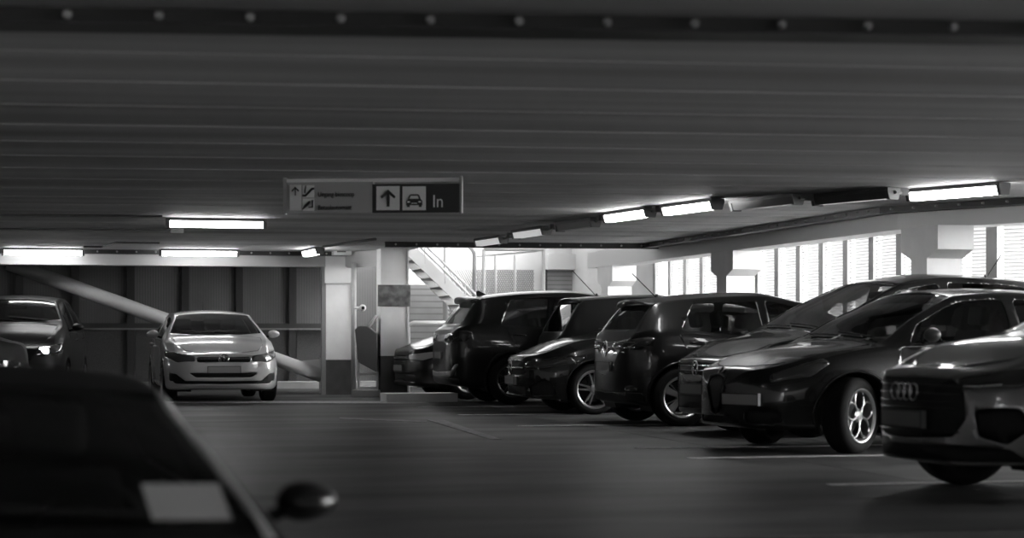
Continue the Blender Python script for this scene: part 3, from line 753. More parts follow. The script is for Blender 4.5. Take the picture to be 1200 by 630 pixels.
A = car('hatchback_car', 'pale silver hatchback facing us in front of the panelled wall', place(313, 75.5, B, 0, .75), B, c)
p = A['front'](0, .655); ring_badge(A, p, Vector((1, 0, 0)), .075, .008, VW)
bars(A, A['front'], 'grille_bar', (-.42, .42), (.665,), .006, 'chrome')
# 2 dark small van on the left with one lamp lit
c = spec(L=4.1, W=1.78, H=1.68, wb=2.6, fo=.82, uc=.95, zc=1.19, uh=1.55, zh=1.61, up=2.2, ur=3.75, zr=1.60, ub=3.95, zb=1.05, zn=.84, b0=1.06, b1=1.10, bp=2.25, dend=3.3, paint=mat('soft_black_paint', .008, .42, spec=.35), R=.315, rim=.2, glass='tint', sglass='glass', Rf=.5, pf=2.8, rooflip=1, fplate=(0, .47, .5, .11, 'plate_dim'),
    pair=[('headlight', [('F', .48, .70), ('F', .48, .84), ('F', .70, .86), ('S', .46, .88), ('S', .38, .76), ('F', .72, .70)], 'lens', .003, .01)],
    mid=[('grille', [('F', 0, .60), ('F', .40, .60), ('F', .42, .67), ('F', 0, .67)], 'black', -.008, .01), ('lower_grille', [('F', 0, .33), ('F', .5, .33), ('F', .5, .5), ('F', 0, .5)], 'black', -.015, .01)])
B = 187.0; vB = place(50, 76, B, .80, .58)
A = car('small_van', 'dark tall car at the left edge with one headlamp shining', vB, B, c)
p = A['front'](.58, .775); b = bmesh.new(); bmesh.ops.create_uvsphere(b, u_segments=16, v_segments=10, radius=.075, matrix=Matrix.Translation(p-Vector((.025, 0, 0))) @ Matrix.Diagonal((.5, 1.1, .8, 1)))
obj('lit_bulb', b, 'beam_lamp', A['root'], True)['label'] = 'shining headlamp'
# 3 dark car cut by the left edge, only its wing shows
c = spec(paint=mat('dull_black_paint', .010, .6, spec=.15), L=4.3, W=1.80, H=1.64, fo=.88, wb=2.55, zn=.93, zc=1.14, zh=1.5, zr=1.5, b0=1.05, b1=1.1, glass='tint', sglass='tint', pair=[('headlight', [('F', .48, .60), ('F', .48, .68), ('F', .70, .70), ('S', .6, .74), ('S', .5, .66), ('F', .72, .60)], 'lens', .003, .01)])
B = 92.0
A = car('dark_car', 'dark car cut off by the left edge of the photo, only its bonnet corner showing', place(31, 92, B, .84, .0), B, c)
# 4 foreground car on the lower half level
c = spec(paint=mat('blurred_black_paint', .006, .5, spec=.2), L=4.2, W=1.76, H=1.44, fo=.85, wb=2.5, uc=1.15, zc=.98, uh=2.0, zh=1.38, glass='clear', sglass='tint', mirror=dark2,
    pair=[('headlight', [('F', .48, .60), ('F', .48, .68), ('F', .70, .70), ('S', .6, .74), ('S', .5, .66), ('F', .72, .60)], 'lens', .003, .01)])
B = 173.0
A = car('near_car', 'blurred black car in the near left corner, closest to us', place(322, 415, B, .85-1.20, .76, -.53), B, c); NEAR = A

# right-hand row, nearest first -----------------------------------------------------------
# 5 grey SUV with rings
c = spec(L=4.59, W=1.865, H=1.62, wb=2.76, fo=.88, uc=1.22, zc=1.06, uh=2.05, zh=1.53, ur=3.95, zr=1.48, ub=4.36, zb=1.12, zn=.81, b0=1.0, b1=1.1, bp=2.62, dend=3.75, paint=mid, R=.365, rim=.245, zbot=.22, Rf=.85, pf=2.25, lip=.03, style='ten', nose=.13, arch=.42, steer=0,
    fplate=(0, .49, .52, .11, 'plate_dim'),
    pair=[('headlight', [('F', .50, .68), ('F', .46, .745), ('F', .66, .79), ('S', .62, .84), ('S', .66, .79), ('S', .36, .69)], 'lens', -.004, .01),
          ('air_intake', [('F', .60, .40), ('F', .58, .56), ('F', .70, .58), ('S', .36, .57), ('S', .42, .46), ('S', .30, .35)], 'black', -.02, .01)],
    mid=[('grille', [('F', 0, .37), ('F', .46, .39), ('F', .54, .50), ('F', .52, .68), ('F', .44, .745), ('F', 0, .755)], 'black', -.008, .012),
         ('lower_lip', [('F', 0, .235), ('F', .80, .245), ('F', .74, .33), ('F', .5, .345), ('F', 0, .335)], 'black', -.004, .012)])
B = 266.0
A = car('grey_suv', 'dark grey SUV nose in the right foreground with four linked rings', place(1128, 173, B, 0, -.80), B, c); SUV = A
p = A['front'](0, .655); n = A['nrm'](p); ring_badge(A, p, Vector((1, 0, .05)), .052, .0065, rings=[(-.115, 0), (-.038, 0), (.038, 0), (.115, 0)], shift=.02, nm='ring_badge')
bars(A, A['front'], 'grille_bar', (-.50, .50), (.42, .56, .60, .65, .70), .005, 'gloss')
for sg in (1, -1):
    b = bmesh.new(); pts = [A['front'](sg*y, z)+Vector((.004, 0, 0)) for y, z in ((.52, .70), (.60, .697), (.70, .71))]; tube(b, pts, .008, 6); obj('light_strip', b, 'chrome', A['root'], True)
# 6 black hatchback with shield nose and ring spoke wheels
c = spec(paint=darkA, R=.325, rim=.225, style='rings', metal='alloy_soft', tw=.225, steer=28, spin=0.0, H=1.44, zn=.735, b0=.925, zc=.955, Rf=.80, pf=2.2, aerial=(3.35, .8, .26), mirror=mat('satin_grey', .16, .35, .6), lip=.016, fplate=(.37, .46, .42, .105, 'plate'),
    pair=[('headlight', [('F', .62, .60), ('F', .60, .67), ('F', .72, .74), ('S', .62, .815), ('S', .66, .77), ('S', .50, .66)], 'lens', .002, .01),
          ('side_intake', [('F', .42, .26), ('F', .40, .36), ('F', .68, .38), ('F', .70, .27)], 'black', -.015, .01)],
    mid=[('shield_grille', [('F', 0, .33), ('F', .05, .35), ('F', .15, .55), ('F', .13, .64), ('F', 0, .665)], 'black', -.006, .012),
         ('lower_grille', [('F', 0, .24), ('F', .36, .25), ('F', .34, .31), ('F', 0, .31)], 'black', -.012, .01)])
B = 262.0
A = car('black_hatchback', 'glossy black hatchback with round-holed alloy wheel turned outwards, behind the grey SUV', place(998, 137, B, 0, .80), B, c); ALFA = A
b = bmesh.new(); tube(b, [A['front'](y, z)+Vector((.004, 0, 0)) for y, z in ((0, .325), (.055, .345), (.16, .55), (.135, .65), (0, .675), (-.135, .65), (-.16, .55), (-.055, .345))], .011, 6, True); obj('shield_surround', b, 'alloy_dark', A['root'], True)
p = A['front'](0, .70); ring_badge(A, p, A['nrm'](p), .04, .006, shift=.008)
# 7 dark people carrier between the black hatchback and the rear-facing one
c = spec(L=4.4, W=1.82, H=1.66, wb=2.68, fo=.88, uc=1.02, zc=1.05, uh=2.02, zh=1.57, up=2.6, ur=4.0, zr=1.56, ub=4.22, zb=1.12, zn=.79, b0=.96, b1=1.06, bp=2.5, dend=3.75, tri=.42, paint=graph, R=.32, rim=.22, Rf=.7, pf=2.5, aerial=(3.5, .8, .25), fplate=(0, .47, .52, .11, 'plate_dim'), seatu=1.45,
    pair=[('headlight', [('F', .50, .66), ('F', .48, .74), ('F', .68, .77), ('S', .60, .83), ('S', .46, .70), ('F', .72, .65)], 'lens', .003, .01)],
    mid=[('grille', [('F', 0, .62), ('F', .46, .63), ('F', .48, .73), ('F', 0, .735)], 'black', -.01, .012), ('lower_grille', [('F', 0, .27), ('F', .6, .28), ('F', .56, .40), ('F', 0, .40)], 'black', -.012, .01)])
B = 262.0
A = car('people_carrier', 'dark tall people carrier nosing out between two black hatchbacks', place(832, 117, B, .82, .26), B, c)
p = A['front'](0, .68); ring_badge(A, p, Vector((1, 0, 0)), .07, .008, VW); bars(A, A['front'], 'grille_bar', (-.45, .45), (.655, .705), .006, 'chrome')
# 8 black hatchback with its tail to us
tl = lambda z0, z1, us, ui: [('R', ui, z0), ('R', ui, z1), ('S', us, z1+.03), ('S', us+.05, z0+.02)]
c = spec(L=4.22, W=1.81, H=1.51, wb=2.67, fo=.91, uc=1.15, uh=2.0, zh=1.42, ur=3.74, zr=1.43, ub=4.07, zb=1.05, paint=dark, R=.328, rim=.228, style='wide', b1=1.06, spin=.2, spoiler=(.20, .03), aerial=(3.58, 1.1, .27), Rr=.46, pr=2.5, tail=.09, dend=3.60, rplate=(0, .66, .52, .11, 'plate_dim'), rglass='tint', spmat=dark2,
    pair=[('tail_light', [('R', .16, .86), ('R', .16, .92), ('R', .60, .955), ('S', 3.86, .985), ('S', 3.95, .90), ('R', .62, .84)], 'red', .006, .012),
          ('reflector', [('R', .56, .40), ('R', .56, .43), ('R', .74, .43), ('R', .74, .40)], 'red', .003, .008)],
    mid=[('rear_bumper', [('R', 0, .26), ('R', .80, .28), ('R', .78, .38), ('R', 0, .37)], 'black', .006, .012)])
B = 88.5
A = car('rear_facing_hatchback', 'black hatchback parked tail towards the lane, its rear plate and spoiler on the left', place(797, 105.5, B, -2.67, -.80), B, c); MEG = A
p = A['rear'](0, .86); b = bmesh.new(); mt = disc_frame(p+Vector((-.014, 0, 0)), (-1, 0, 0)); tube(b, [mt @ Vector(q) for q in ((0, .085, 0), (.058, 0, 0), (0, -.085, 0), (-.058, 0, 0))], .011, 6, True); obj('badge', b, 'chrome', A['root'])
for z in (.875, .935):
    b = bmesh.new(); tube(b, [A['rear'](-.72+1.44*i/20, z)+Vector((-.012, 0, 0)) for i in range(21)], .004, 5); obj('lamp_trim', b, 'chrome', A['root'], True)
# 9 dark grey hatchback, star on the nose
c = spec(L=4.42, W=1.80, H=1.44, wb=2.73, fo=.90, uc=1.22, zc=1.05, zn=.77, uh=2.1, zh=1.37, ur=3.85, zr=1.34, ub=4.2, paint=graph, R=.325, rim=.242, style='twin', metal='alloy_mid', spin=.15, Rf=.72, pf=2.4, fplate=(0, .43, .52, .11, 'plate_dim'), lip=.01,
    pair=[('headlight', [('F', .46, .60), ('F', .50, .68), ('F', .66, .70), ('S', .78, .735), ('S', .62, .66), ('F', .68, .575)], 'lens', .002, .01),
          ('side_intake', [('F', .58, .24), ('F', .54, .36), ('F', .74, .46), ('S', .34, .42), ('S', .42, .27)], 'black', -.02, .01)],
    mid=[('grille', [('F', 0, .50), ('F', .50, .52), ('F', .42, .67), ('F', 0, .68)], 'black', -.01, .012), ('lower_grille', [('F', 0, .24), ('F', .5, .25), ('F', .48, .36), ('F', 0, .36)], 'black', -.012, .01)])
B = 270.0
A = car('star_badge_hatchback', 'dark grey hatchback with twin-spoke wheel and round star badge on its grille', place(695, 91.5, B, 0, .79), B, c)
p = A['front'](0, .595); ring_badge(A, p, Vector((1, 0, 0)), .085, .009, [[(0, 0), (0, .95)], [(0, 0), (.82, -.47)], [(0, 0), (-.82, -.47)]])
b = bmesh.new(); tube(b, [A['front'](-.44+.88*i/14, .595)+Vector((.006, 0, 0)) for i in range(15)], .014, 6); obj('grille_bar', b, 'chrome', A['root'], True)
# 10 dark hatch seen from behind, between the star badge car and the big SUV
c = spec(L=4.1, W=1.76, H=1.60, wb=2.55, fo=.82, uc=1.1, uh=1.9, zh=1.52, ur=3.62, zr=1.55, ub=3.98, zb=1.04, bp=2.35, dend=3.30, paint=dark2, spoiler=(.14, .025), aerial=(3.3, 1.0, .36), Rr=.5, pr=2.4, tail=.07, b1=1.04, rglass='tint', sglass='glass',
    pair=[('tail_light', [('R', .50, .80), ('R', .48, .96), ('S', 3.84, 1.0), ('S', 3.90, .84)], 'red', .006, .012)], rplate=(0, .62, .52, .11, 'plate_dim'))
B = 90.0
A = car('rounded_hatchback', 'dark round-backed hatchback seen past the star badge car, tail to the lane', place(678, 84.9, B, -2.95, -.75), B, c)
# 11 big black SUV, tail to us
c = spec(L=4.6, W=1.85, H=1.70, wb=2.77, fo=.88, uc=1.2, zc=1.12, uh=2.05, zh=1.61, up=2.7, ur=4.05, zr=1.60, ub=4.42, zb=1.16, zn=.92, b0=1.06, b1=1.16, bp=2.65, dend=3.85, paint=dark, R=.365, rim=.245, fin=1, spoiler=(.24, .04), Rr=.40, pr=3.0, tail=.08, zbot=.22, lip=.03, lipmat='black', sglass='tint', rglass='tint', style='ten', metal='alloy_dark', rplate=(0, .72, .52, .11, 'plate_dim'),
    pair=[('tail_light', [('R', .30, .93), ('R', .30, 1.03), ('R', .62, 1.05), ('S', 4.25, 1.07), ('S', 4.34, .93), ('R', .66, .90)], 'red', .006, .012)],
    mid=[('bumper_trim', [('R', 0, .40), ('R', .70, .42), ('R', .82, .60), ('R', .76, .60), ('R', .66, .49), ('R', 0, .47)], 'mid', .006, .012),
         ('rear_bumper', [('R', 0, .27), ('R', .8, .29), ('R', .80, .39), ('R', 0, .38)], 'black', .004, .012)])
B = 90.0
A = car('black_suv', 'big black SUV with roof fin and grey bumper strip, parked tail out', place(600, 79.8, B, -2.77, -.82), B, c)
# 12 dark car furthest along the row, nose beside the middle column
c = spec(L=4.2, W=1.76, H=1.50, zn=.82, zc=1.08, zh=1.44, zr=1.40, paint=dark, R=.315, rim=.2, metal='alloy_mid', fplate=(0, .50, .52, .11, 'plate_dim'), Rf=.62, pf=2.6,
    pair=[('headlight', [('F', .42, .63), ('F', .42, .71), ('F', .64, .73), ('S', .60, .765), ('S', .5, .70), ('F', .70, .62)], 'lens_pale', .003, .01)],
    mid=[('grille', [('F', 0, .61), ('F', .38, .61), ('F', .38, .69), ('F', 0, .69)], 'black', -.008, .01), ('lower_grille', [('F', 0, .28), ('F', .6, .28), ('F', .56, .42), ('F', 0, .42)], 'black', -.015, .01)])
B = 264.0
A = car('far_car', 'dark car furthest down the row, only its nose showing past the black SUV', place(521, 74.0, B, .35, .72), B, c)
bars(A, A['front'], 'grille_bar', (-.45, .45), (.65,), .008, 'chrome')

# ------------------------------------------------------------------ ceiling lamps
def lamp(label, c, d, Lh, on, group):
    """tube lamp along d; housing, two end caps, diffuser and a clamp to the deck"""
    d = Vector(d); d.z = 0; d.normalize(); ang = math.atan2(d.y, d.x)
    r = thing('tube_lamp', label, 'lamp', (c[0], c[1], CEIL-.005), ang, group); h = Lh/2
    prof = lambda x0, x1, e: [(x0, -.075-e, -.005), (x0, .075+e, -.005), (x0, .075+e, -.035-e), (x0, .05+e, -.115-e), (x0, -.05-e, -.115-e), (x0, -.075-e, -.035-e)]
    bm = bx(((-h+.03, -.08, -.035), (h-.03, .08, .0))); obj('housing', bm, 'lampcase', r)
    for a, b in ((-h, -h+.045), (h-.045, h)):
        obj('end_cap', prism(bmesh.new(), prof(a, b, .004), (b-a, 0, 0)), 'lampcase', r)
    obj('diffuser', prism(bmesh.new(), [(-h+.046, y, z) for y, z in ((-.07, -.036), (.07, -.036), (.048, -.11), (-.048, -.11))], (2*h-.092, 0, 0)), {1: 'lit', 0: 'unlit', .5: 'dimlit'}[on], r)
    return r
ZD = CEIL-.11-CAMZ
def lamp_at(label, pl, pr, on, group, Lh=1.2, facing=1):
    """pl, pr: pixel ends of the lower edge; length fixed, depth from the height of the middle"""
    mx, my = (pl[0]+pr[0])/2, (pl[1]+pr[1])/2; s = (YH-my)/ZD; lat = (pr[0]-pl[0])/s; dep = math.sqrt(max(.0, Lh*Lh-lat*lat))
    if pr[1] < pl[1]: dep = -dep
    if abs(pr[1]-pl[1]) < 1.5: dep = lat*math.tan(YAW)
    d = RT*lat+FW*dep; return lamp(label, at(mx, s), d, Lh if abs(pr[1]-pl[1]) >= 1.5 else lat, on, group), d, s
g = 'tube lamps over the parked row'
rowl = [((1079, 233), (1163, 228), 1, 'lit tube lamp nearest us at the right edge of the ceiling'),
        ((966, 239), (1036, 233), 0, 'unlit tube lamp just left of the nearest lit one'),
        ((868, 244), (927, 240.5), 0, 'unlit tube lamp second left of the nearest lit one, ceiling of the parked row'),
        ((785, 249), (835, 246.5), 1, 'lit tube lamp joined end to end with another lit one, the right of the two'),
        ((715, 260), (759, 253), 1, 'lit tube lamp joined end to end with another lit one, the left of the two'),
        ((657, 271), (696, 264), 0, 'short dark tube lamp above the roller shutter'),
        ((605, 279.5), (640, 273.5), .5, 'dim tube lamp over the white mesh cage'),
        ((560, 289), (591, 283), .5, 'dim tube lamp furthest along the row, over the stair yard')]
ends = []
for pl, pr, on, lb in rowl:
    r, d, s = lamp_at(lb, pl, pr, on, g); ends.append((r.location.copy(), d.normalized()))
for (i, j) in ((0, 1), (1, 2), (3, 4), (4, 5), (5, 6), (6, 7)):
    a = ends[j][0]+ends[j][1]*.615*(1 if j > i else -1); b = ends[i][0]-ends[i][1]*.615
    bm = bmesh.new(); tube(bm, [a+Vector((0, 0, -.05)), (a+b)/2+Vector((0, 0, -.045)), b+Vector((0, 0, -.05))], .018, 6); box(bm, tuple((a+b)/2-Vector((.05, .05, .07))), tuple((a+b)/2+Vector((.05, .05, 0))))
    t = obj('conduit', bm, 'lampcase'); tag(t, ['grey conduit linking the nearest lit lamp to the unlit one', 'grey conduit between the two unlit lamps', '', 'conduit joining the two lit lamps over the row', 'conduit from the left lit lamp to the short dark one', 'conduit from the short dark lamp to the dim one', 'conduit between the two dim lamps at the far end'][i], 'conduit', 'conduits between the row lamps')
g = 'tube lamps over the left bays'
lamp_at('lit tube lamp on the ceiling just left of the hanging sign', (195, 266), (312, 266), 1, g)
lamp_at('lit tube lamp over the pale silver hatchback', (187, 299.3), (280, 299.3), 1, g)
lamp_at('lit tube lamp at the far left edge above the dark tall car', (3, 298.3), (98, 298.3), 1, g)
lamp_at('small end-on lit tube lamp beside the left column head', (354, 302), (379, 295), 1, g)
# conduits on the ceiling
def conduit(label, pts, r=.016):
    bm = bmesh.new(); tube(bm, pts, r, 6); return tag(obj('conduit', bm, 'lampcase'), label, 'conduit')
def cpt(px, py): s = (YH-py)/(CEIL-.03-CAMZ); q = at(px, s); q.z = CEIL-.03; return q
conduit('thin conduit running left from the lamp beside the sign', [cpt(-60, 251.5), cpt(190, 253)])
conduit('thin conduit across the ceiling ending in a small box, left bays', [cpt(-60, 267.5), cpt(200, 269.5)])
p = cpt(207, 270); tag(obj('junction_box', bx(((p.x-.09, p.y-.06, CEIL-.07), (p.x+.09, p.y+.06, CEIL))), 'grey', bevel=.01), 'small grey junction box on the ceiling left of the sign', 'box')
conduit('conduit kinked between the two left bay lamps', [cpt(98, 289), cpt(120, 289), cpt(137, 284), cpt(187, 284.5)])
conduit('conduit climbing to the rail above the left column', [cpt(379, 289), cpt(410, 284), cpt(440, 280)], .022)
# unseen tube lamps added to light the near lane and ceiling
g = 'unseen tube lamps added to light the near lane'
for i, (x_, y_) in enumerate(((-8.5, 11), (-4.5, 3), (9.8, 14), (9.5, 8), (-10, 22))):  # first one inferred from the brighter ceiling at upper left
    lamp('unseen tube lamp added on the ceiling to light the near lane', Vector((x_, y_, 0)), (1, 0, 0), 1.2, 1, g)
# ------------------------------------------------------------------ hanging direction sign
s = (YH-208)/(CEIL-.01-CAMZ)      # the hangers meet the deck
pL, pR = at(334, s), at(541, s); Wd_ = (pR-pL).length; mid_ = (pL+pR)/2
sg = thing('direction_sign', 'long hanging sign with arrows, car symbol and the word In', 'sign', (mid_.x, mid_.y, 0), math.atan2((pR-pL).y, (pR-pL).x)-math.radians(7))
X = lambda px: (px-437.5)/s
Z = lambda py: CAMZ+(YH-py)/s
ft = lambda x0, y0, x1, y1, m, nm, dep=-.035, par=sg: obj(nm, bx(((X(x0), dep, Z(y1)), (X(x1), -.02, Z(y0)))), m, par)
pn = obj('grey_panel', bx(((X(334), -.028, Z(249)), (X(438), .03, Z(213)))), 'sign_grey', sg)
pk = obj('black_panel', bx(((X(437), -.03, Z(249.5)), (X(541), .03, Z(216)))), 'sign_black', sg)
for px in (332, 541.5):
    obj('hanger', bx(((X(px-1.6), -.03, Z(250.5)), (X(px+1.6), .03, CEIL-.005))), 'grey', sg)
obj('top_rail', bx(((X(334), -.02, Z(213.5)), (X(541), .02, Z(209)))), 'sign_pale', sg)
def flat(nm, polys, m, par=sg, dep=-.042):
    b = bmesh.new()
    for P in polys: prism(b, [(X(x), dep, Z(y)) for x, y in P], (0, .006, 0))
    return obj(nm, b, m, par)
def rect(x0, y0, x1, y1): return [(x0, y0), (x1, y0), (x1, y1), (x0, y1)]
flat('small_arrow_field', [rect(338.5, 216, 352.5, 246)], 'sign_pale', pn, -.036)
flat('stair_field', [rect(354, 216.5, 368, 231)], 'sign_pale', pn, -.036); flat('ticket_field', [rect(354, 232, 368, 246.5)], 'sign_pale', pn, -.036)
flat('arrow_symbol', [[(344.7, 228.5), (344.7, 221), (341.6, 224), (340.6, 222.6), (345.2, 218.2), (349.8, 222.6), (348.8, 224), (345.9, 221), (345.9, 228.5)]], 'sign_black', pn)
flat('escalator_symbol', [[(354, 230), (358, 230), (366, 222), (368, 222), (368, 219.5), (364.8, 219.5), (357, 227.5), (354, 227.5)], [(356, 226), (357.4, 226), (357.8, 221), (358.6, 219), (357.2, 218), (356.2, 221)], rect(357, 217, 358.6, 218.2)], 'sign_black', pn)
flat('ticket_machine_symbol', [[(354, 244), (356, 240), (362, 235), (363.6, 236), (361, 240), (357, 243), (354, 245.5)], [(365, 234), (366.6, 234), (366.6, 243), (361, 243), (361, 241.8), (365, 241.8)]], 'sign_black', pn)
for body, py, x1 in (('Uitgang bioscoop', 230, 415.5), ('Betaalautomaat', 245.5, 412.5)):
    mt = Matrix(((1, 0, 0, X(372)), (0, 0, -1, -.032), (0, 1, 0, Z(py)), (0, 0, 0, 1)))
    t = text_mesh('lettering', body, 8.2/s, 'sign_black', mt, pn)
    w = max(v.co.x for v in t.data.vertices)-X(372); k = (X(x1)-X(372))/w
    for v in t.data.vertices: v.co.x = X(372)+(v.co.x-X(372))*k
flat('arrow_field', [rect(442, 218.5, 469.5, 246.5)], 'sign_white', pk, -.036); flat('car_field', [rect(473, 219, 500.5, 246.8)], 'sign_white', pk, -.036)
flat('big_arrow', [[(454.4, 242.5), (454.4, 228.5), (448.7, 233), (447, 230.8), (456, 222.5), (465, 230.8), (463.3, 233), (457.6, 228.5), (457.6, 242.5)]], 'sign_black', pk)
flat('car_symbol', [[(477.5, 241), (477.5, 236), (479.5, 233.6), (481, 229.5), (483, 228.2), (491, 228.2), (493, 229.5), (494.5, 233.6), (496.5, 236), (496.5, 241)], rect(478.3, 241, 481.6, 243.2), rect(492.4, 241, 495.7, 243.2)], 'sign_black', pk)
flat('car_symbol_window', [[(481.6, 233.5), (483, 230), (491, 230), (492.4, 233.5)], rect(479, 236.3, 482, 238), rect(492, 236.3, 495, 238), rect(483.5, 238.4, 490.5, 239.2)], 'sign_white', pk, -.046)
mt = Matrix(((1, 0, 0, X(508)), (0, 0, -1, -.034), (0, 1, 0, Z(243.5)), (0, 0, 0, 1)))
t = text_mesh('lettering', 'In', 21/s, 'sign_white', mt, pk); w = max(v.co.x for v in t.data.vertices)-X(508); k = (X(520.5)-X(508))/w
for v in t.data.vertices: v.co.x = X(508)+(v.co.x-X(508))*k
# ------------------------------------------------------------------ diagonal brace, plates, kiosk
Yb = YBEAM+.75
a = onY(20, Yb); a.z = zat(a, 312); b = onY(377, Yb); b.z = zat(b, 440)
bm = bmesh.new(); tube(bm, [a-(b-a)*.03, b], .12, 20); br = tag(obj('brace_tube', bm, 'beam', smooth=True), 'thick pale steel tube slanting down behind the silver car to the left column', 'brace')
bm = bx(((b.x-.02, b.y-.18, b.z-.35), (b.x+.05, b.y+.18, b.z+.32))); obj('end_plate', bm, 'grey', br)
bm = bmesh.new(); prism(bm, [(b.x-.36, b.y-.01, b.z+.26), (b.x-.0, b.y-.01, b.z+.30), (b.x, b.y-.01, b.z+.0), (b.x-.30, b.y-.01, b.z+.08)], (0, .03, 0)); obj('gusset', bm, 'grey', br)
q = pB; z0, z1 = zat(q, 359), zat(q, 334)
tag(obj('notice_plate', bx(((q.x-wB*.62, q.y-wB/2-.05, z0), (q.x+wB*.62, q.y-wB/2-.006, z1))), 'rust', bevel=.006), 'dirty blank sheet metal plate fixed to the middle column', 'plate')
# box with a pictogram on the link beam, above the left column
q = at(400, 68.8); z = zat(q, 291)
r = tag(obj('emergency_box', bx(((q.x-.16, q.y-.12, z-.12), (q.x+.16, q.y+.05, z+.12))), 'white', bevel=.01), 'white wall box with dark symbol above the left column head', 'box')
obj('symbol', bx(((q.x-.09, q.y-.128, z-.07), (q.x+.06, q.y-.119, z+.08))), 'pcb', r)
# ticket kiosk leaning shape between the two columns
q = at(430, 71); s_ = 71
K = thing('ticket_kiosk', 'grey slant-topped kiosk box standing between the two columns', 'kiosk', (q.x, q.y, 0), -.25)
kp = lambda px, py: ((px-430)/s_, -.2, (463-py)/s_+.03)
obj('cabinet', prism(bmesh.new(), [kp(*p) for p in ((417, 386), (423, 381.5), (432, 382), (443, 391.5), (443, 436), (421, 424))], (0, .36, 0)), 'pcb', K, bevel=.012)
obj('hood', prism(bmesh.new(), [kp(432, 381.5), kp(441, 369), kp(442.5, 370), kp(434, 383)], (0, .34, 0)), 'white', K)
bm = bx(((-.13, -.02, .10), (.18, .30, .17)), ((-.16, .0, .1), (-.12, .04, .62)), ((.15, .0, .1), (.19, .04, .62)), ((-.13, 0, .36), (.18, .03, .40))); obj('frame', bm, 'white', K)
obj('base', bx(((-.24, -.14, 0), (.22, .34, .12))), 'grey', K, bevel=.01)
q = at(425, 69.5); z = zat(q, 360.5); bm = bmesh.new()
cm = thing('dome_camera', 'small white round camera on an arm by the left column', 'camera', (q.x, q.y, z))
bmesh.ops.create_uvsphere(bm, u_segments=16, v_segments=10, radius=.06); obj('dome', bm, 'white', cm, True)
bm = bmesh.new(); bmesh.ops.create_uvsphere(bm, u_segments=12, v_segments=8, radius=.03, matrix=Matrix.Translation((0, -.045, 0))); obj('lens', bm, 'black', cm, True)
q2 = at(414.5, 69.3); bm = bmesh.new(); tube(bm, [(0, 0, 0), ((q2.x-q.x)*.6, (q2.y-q.y)*.3, 0), (q2.x-q.x, q2.y-q.y, -.01)], .022, 8); obj('arm', bm, 'white', cm)
bm = bmesh.new(); tube(bm, [(q2.x, q2.y, 0), (q2.x, q2.y, CEIL-.2)], .045, 12); tag(obj('drain_pipe', bm, 'grey', smooth=True), 'grey upright pipe just right of the left column', 'pipe')
# low kerb block beside the middle column
a = at(452, 77.0); struct('trim_kerb_block', bx(((a.x, a.y-.1, 0), (a.x+1.1, a.y+.5, .13))), 'conc')
# ------------------------------------------------------------------ white steel stair and railings in the yard
ys = 35.0
def yp(px, py, Y=ys): q = onY(px, Y); q.z = zat(q, py); return q
dn = yp(553, 362)-yp(478, 288)
A0, A1 = yp(478, 290)-dn*.45, yp(553, 362)+dn*.42
A1 = A0+(A1-A0)*min(1, (A0.z-.14)/(A0.z-A1.z))
ST = thing('steel_stair', 'white steel stair coming down beside the middle column', 'stair', (A1.x, A1.y, 0))
loc = lambda v: Vector(v)-Vector((A1.x, A1.y, 0))
for dy in (0, .95):
    bm = bmesh.new(); up_ = Vector((0, 0, .15)); prism(bm, [loc(A0+up_), loc(A1+up_), loc(A1-up_), loc(A0-up_)], (0, .03, 0))
    for v in bm.verts: v.co.y += dy
    obj('stringer', bm, 'wall_white', ST)
nt_ = 13
for i in range(nt_):
    p = loc(A0+(A1-A0)*(i+.5)/nt_); obj('tread', bx(((p.x-.15, p.y+.03, p.z-.03), (p.x+.15, p.y+.95, p.z))), 'grey', ST)
for dy in (.015, .965):
    bm = bmesh.new()
    for h in (.22, .34): tube(bm, [loc(A0+Vector((0, dy, h))), loc(A1+Vector((0, dy, h)))], .022, 8)
    for i in range(6):
        p = loc(A0+(A1-A0)*(i+.3)/6); tube(bm, [p+Vector((0, dy, 0)), p+Vector((0, dy, .34))], .018, 6)
    obj('handrail', bm, 'wall_white', ST, True)
# rail with bent corner beside the column
bm = bmesh.new(); Y2 = 34.2
pts = [yp(478.5, 462, Y2), yp(478.5, 384, Y2), yp(480, 379.5, Y2), yp(485, 377.5, Y2), yp(530, 377.5, Y2)]; pts[0].z = 0
tube(bm, pts, .032, 10); p = yp(530, 377.5, Y2); tube(bm, [(p.x, p.y, 0), p], .03, 8); tube(bm, [yp(478.5, 415, Y2), yp(530, 415, Y2)], .02, 8)
tag(obj('guard_rail', bm, 'wall_white', smooth=True), 'white bent tube guard rail left of the black SUV', 'railing')
# mesh cage
Yc = 36.5
CG = thing('mesh_cage', 'tall white framed mesh cage in the bright yard', 'cage', tuple(onY(600, Yc)))
o0 = onY(600, Yc)
cp = lambda px, py: yp(px, py, Yc)-o0
bm = bmesh.new()
for px in (567, 637): q = cp(px, 292); tube(bm, [(q.x, q.y, 0), q], .035, 8)
tube(bm, [cp(567, 292), cp(637, 292)], .035, 8)
obj('frame', bm, 'wall_white', CG, True)
for px in (589, 612):
    q = cp(px, 297); bm = bmesh.new(); tube(bm, [(q.x, q.y+.6, 0), (q.x, q.y+.6, q.z)], .028, 8); obj('post', bm, 'wall_white', CG, True)
bm = bmesh.new(); a, b = cp(567, 299), cp(637, 293)
for k in range(2): tube(bm, [a+Vector((0, .1+.5*k, -.0)), b+Vector((0, .1+.5*k, 0))], .015, 6)
obj('top_bar', bm, 'wall_white', CG)
a, b = cp(534, 314), cp(636, 314); bm = bmesh.new(); n = 40; W_ = b.x-a.x
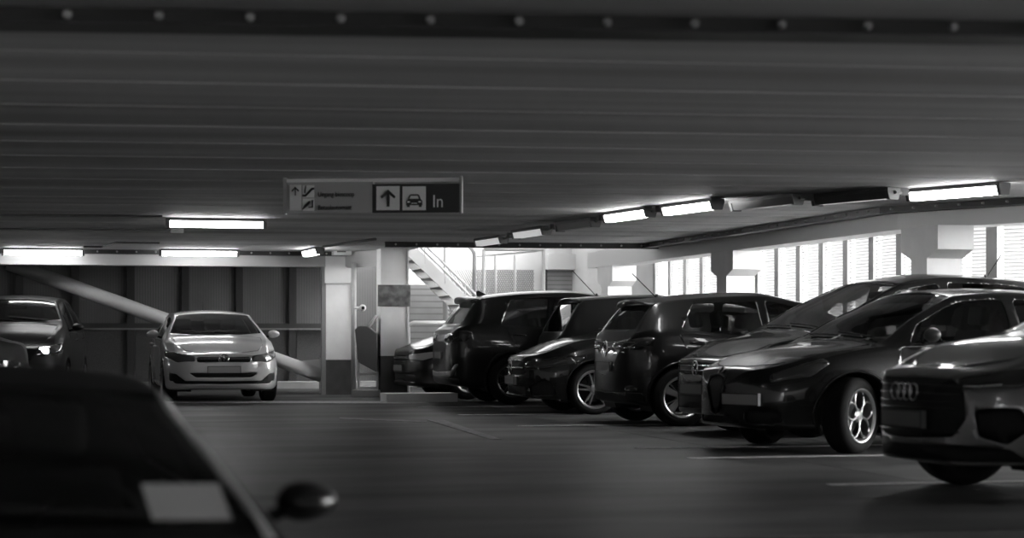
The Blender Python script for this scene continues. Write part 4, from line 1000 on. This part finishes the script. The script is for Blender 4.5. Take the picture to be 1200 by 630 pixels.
for k in range(-16, n):
    for sgn in (1, -1):
        x0_, x1_ = a.x+W_*k/n, a.x+W_*k/n+a.z*.55
        P = [(x0_, 0.0), (x1_, a.z)] if sgn == 1 else [(x1_, 0.0), (x0_, a.z)]
        Q = []
        (xa, za), (xb, zb_) = P
        lo, hi = a.x, b.x; t0, t1 = 0, 1
        for lim, sg_ in ((lo, 1), (hi, -1)):
            fa, fb = sg_*(xa-lim), sg_*(xb-lim)
            if fa < 0 and fb < 0: t1 = -1
            elif fa < 0: t0 = max(t0, fa/(fa-fb))
            elif fb < 0: t1 = min(t1, fa/(fa-fb))
        if t1 > t0: tube(bm, [(xa+(xb-xa)*t, .70, za+(zb_-za)*t) for t in (t0, t1)], .008, 4)
obj('wire_mesh', bm, 'mid', CG)
bm = bmesh.new(); g0_ = yp(556, 440, 36.7); g0_.z = 0; tube(bm, [g0_, yp(556, 297, 36.7), yp(554, 293, 36.7), yp(545, 283, 36.7), yp(530, 268, 36.7)], .04, 10); bm.verts.ensure_lookup_table()
tag(obj('handrail_post', bm, 'wall_white', smooth=True), 'white bent handrail post left of the mesh cage', 'railing')
bm = bmesh.new(); q = onY(523, 37.5); tube(bm, [(q.x, q.y, 0), (q.x, q.y, 3.2)], .06, 10); tag(obj('yard_post', bm, 'wall_white', smooth=True), 'thin white post behind the stair in the yard', 'post')
# pale strips along the near car's windscreen pillars
N_ = NEAR; rt = N_['root']
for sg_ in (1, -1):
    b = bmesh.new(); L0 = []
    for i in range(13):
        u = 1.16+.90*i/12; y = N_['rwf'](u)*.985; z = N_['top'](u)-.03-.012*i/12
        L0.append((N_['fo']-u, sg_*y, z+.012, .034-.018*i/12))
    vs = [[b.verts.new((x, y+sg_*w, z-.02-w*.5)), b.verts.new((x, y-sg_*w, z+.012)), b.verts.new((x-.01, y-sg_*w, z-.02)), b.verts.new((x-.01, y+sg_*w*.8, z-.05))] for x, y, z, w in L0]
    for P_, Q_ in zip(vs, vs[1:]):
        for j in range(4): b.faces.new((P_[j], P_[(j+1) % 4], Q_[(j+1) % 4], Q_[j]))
    b.faces.new(vs[0]); b.faces.new(vs[-1]); obj('pillar_strip', b, 'white', rt, True)['label'] = 'pale windscreen pillar strip'

h_ = Vector((math.sin(math.radians(B)), math.cos(math.radians(B)), 0))
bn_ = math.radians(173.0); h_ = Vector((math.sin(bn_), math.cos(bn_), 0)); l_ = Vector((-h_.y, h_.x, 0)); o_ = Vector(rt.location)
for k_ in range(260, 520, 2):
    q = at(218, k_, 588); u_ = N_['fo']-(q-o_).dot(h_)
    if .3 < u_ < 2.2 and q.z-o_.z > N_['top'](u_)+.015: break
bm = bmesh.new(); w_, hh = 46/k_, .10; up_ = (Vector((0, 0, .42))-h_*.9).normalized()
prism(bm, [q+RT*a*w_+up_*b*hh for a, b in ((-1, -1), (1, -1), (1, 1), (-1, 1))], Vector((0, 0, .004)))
tag(obj('reflection_patch', bm, 'pale_reflection'), 'pale card standing in for a reflection on the windscreen of the blurred black car nearest us', 'card')  # card stands in for a bright reflection in the windscreen
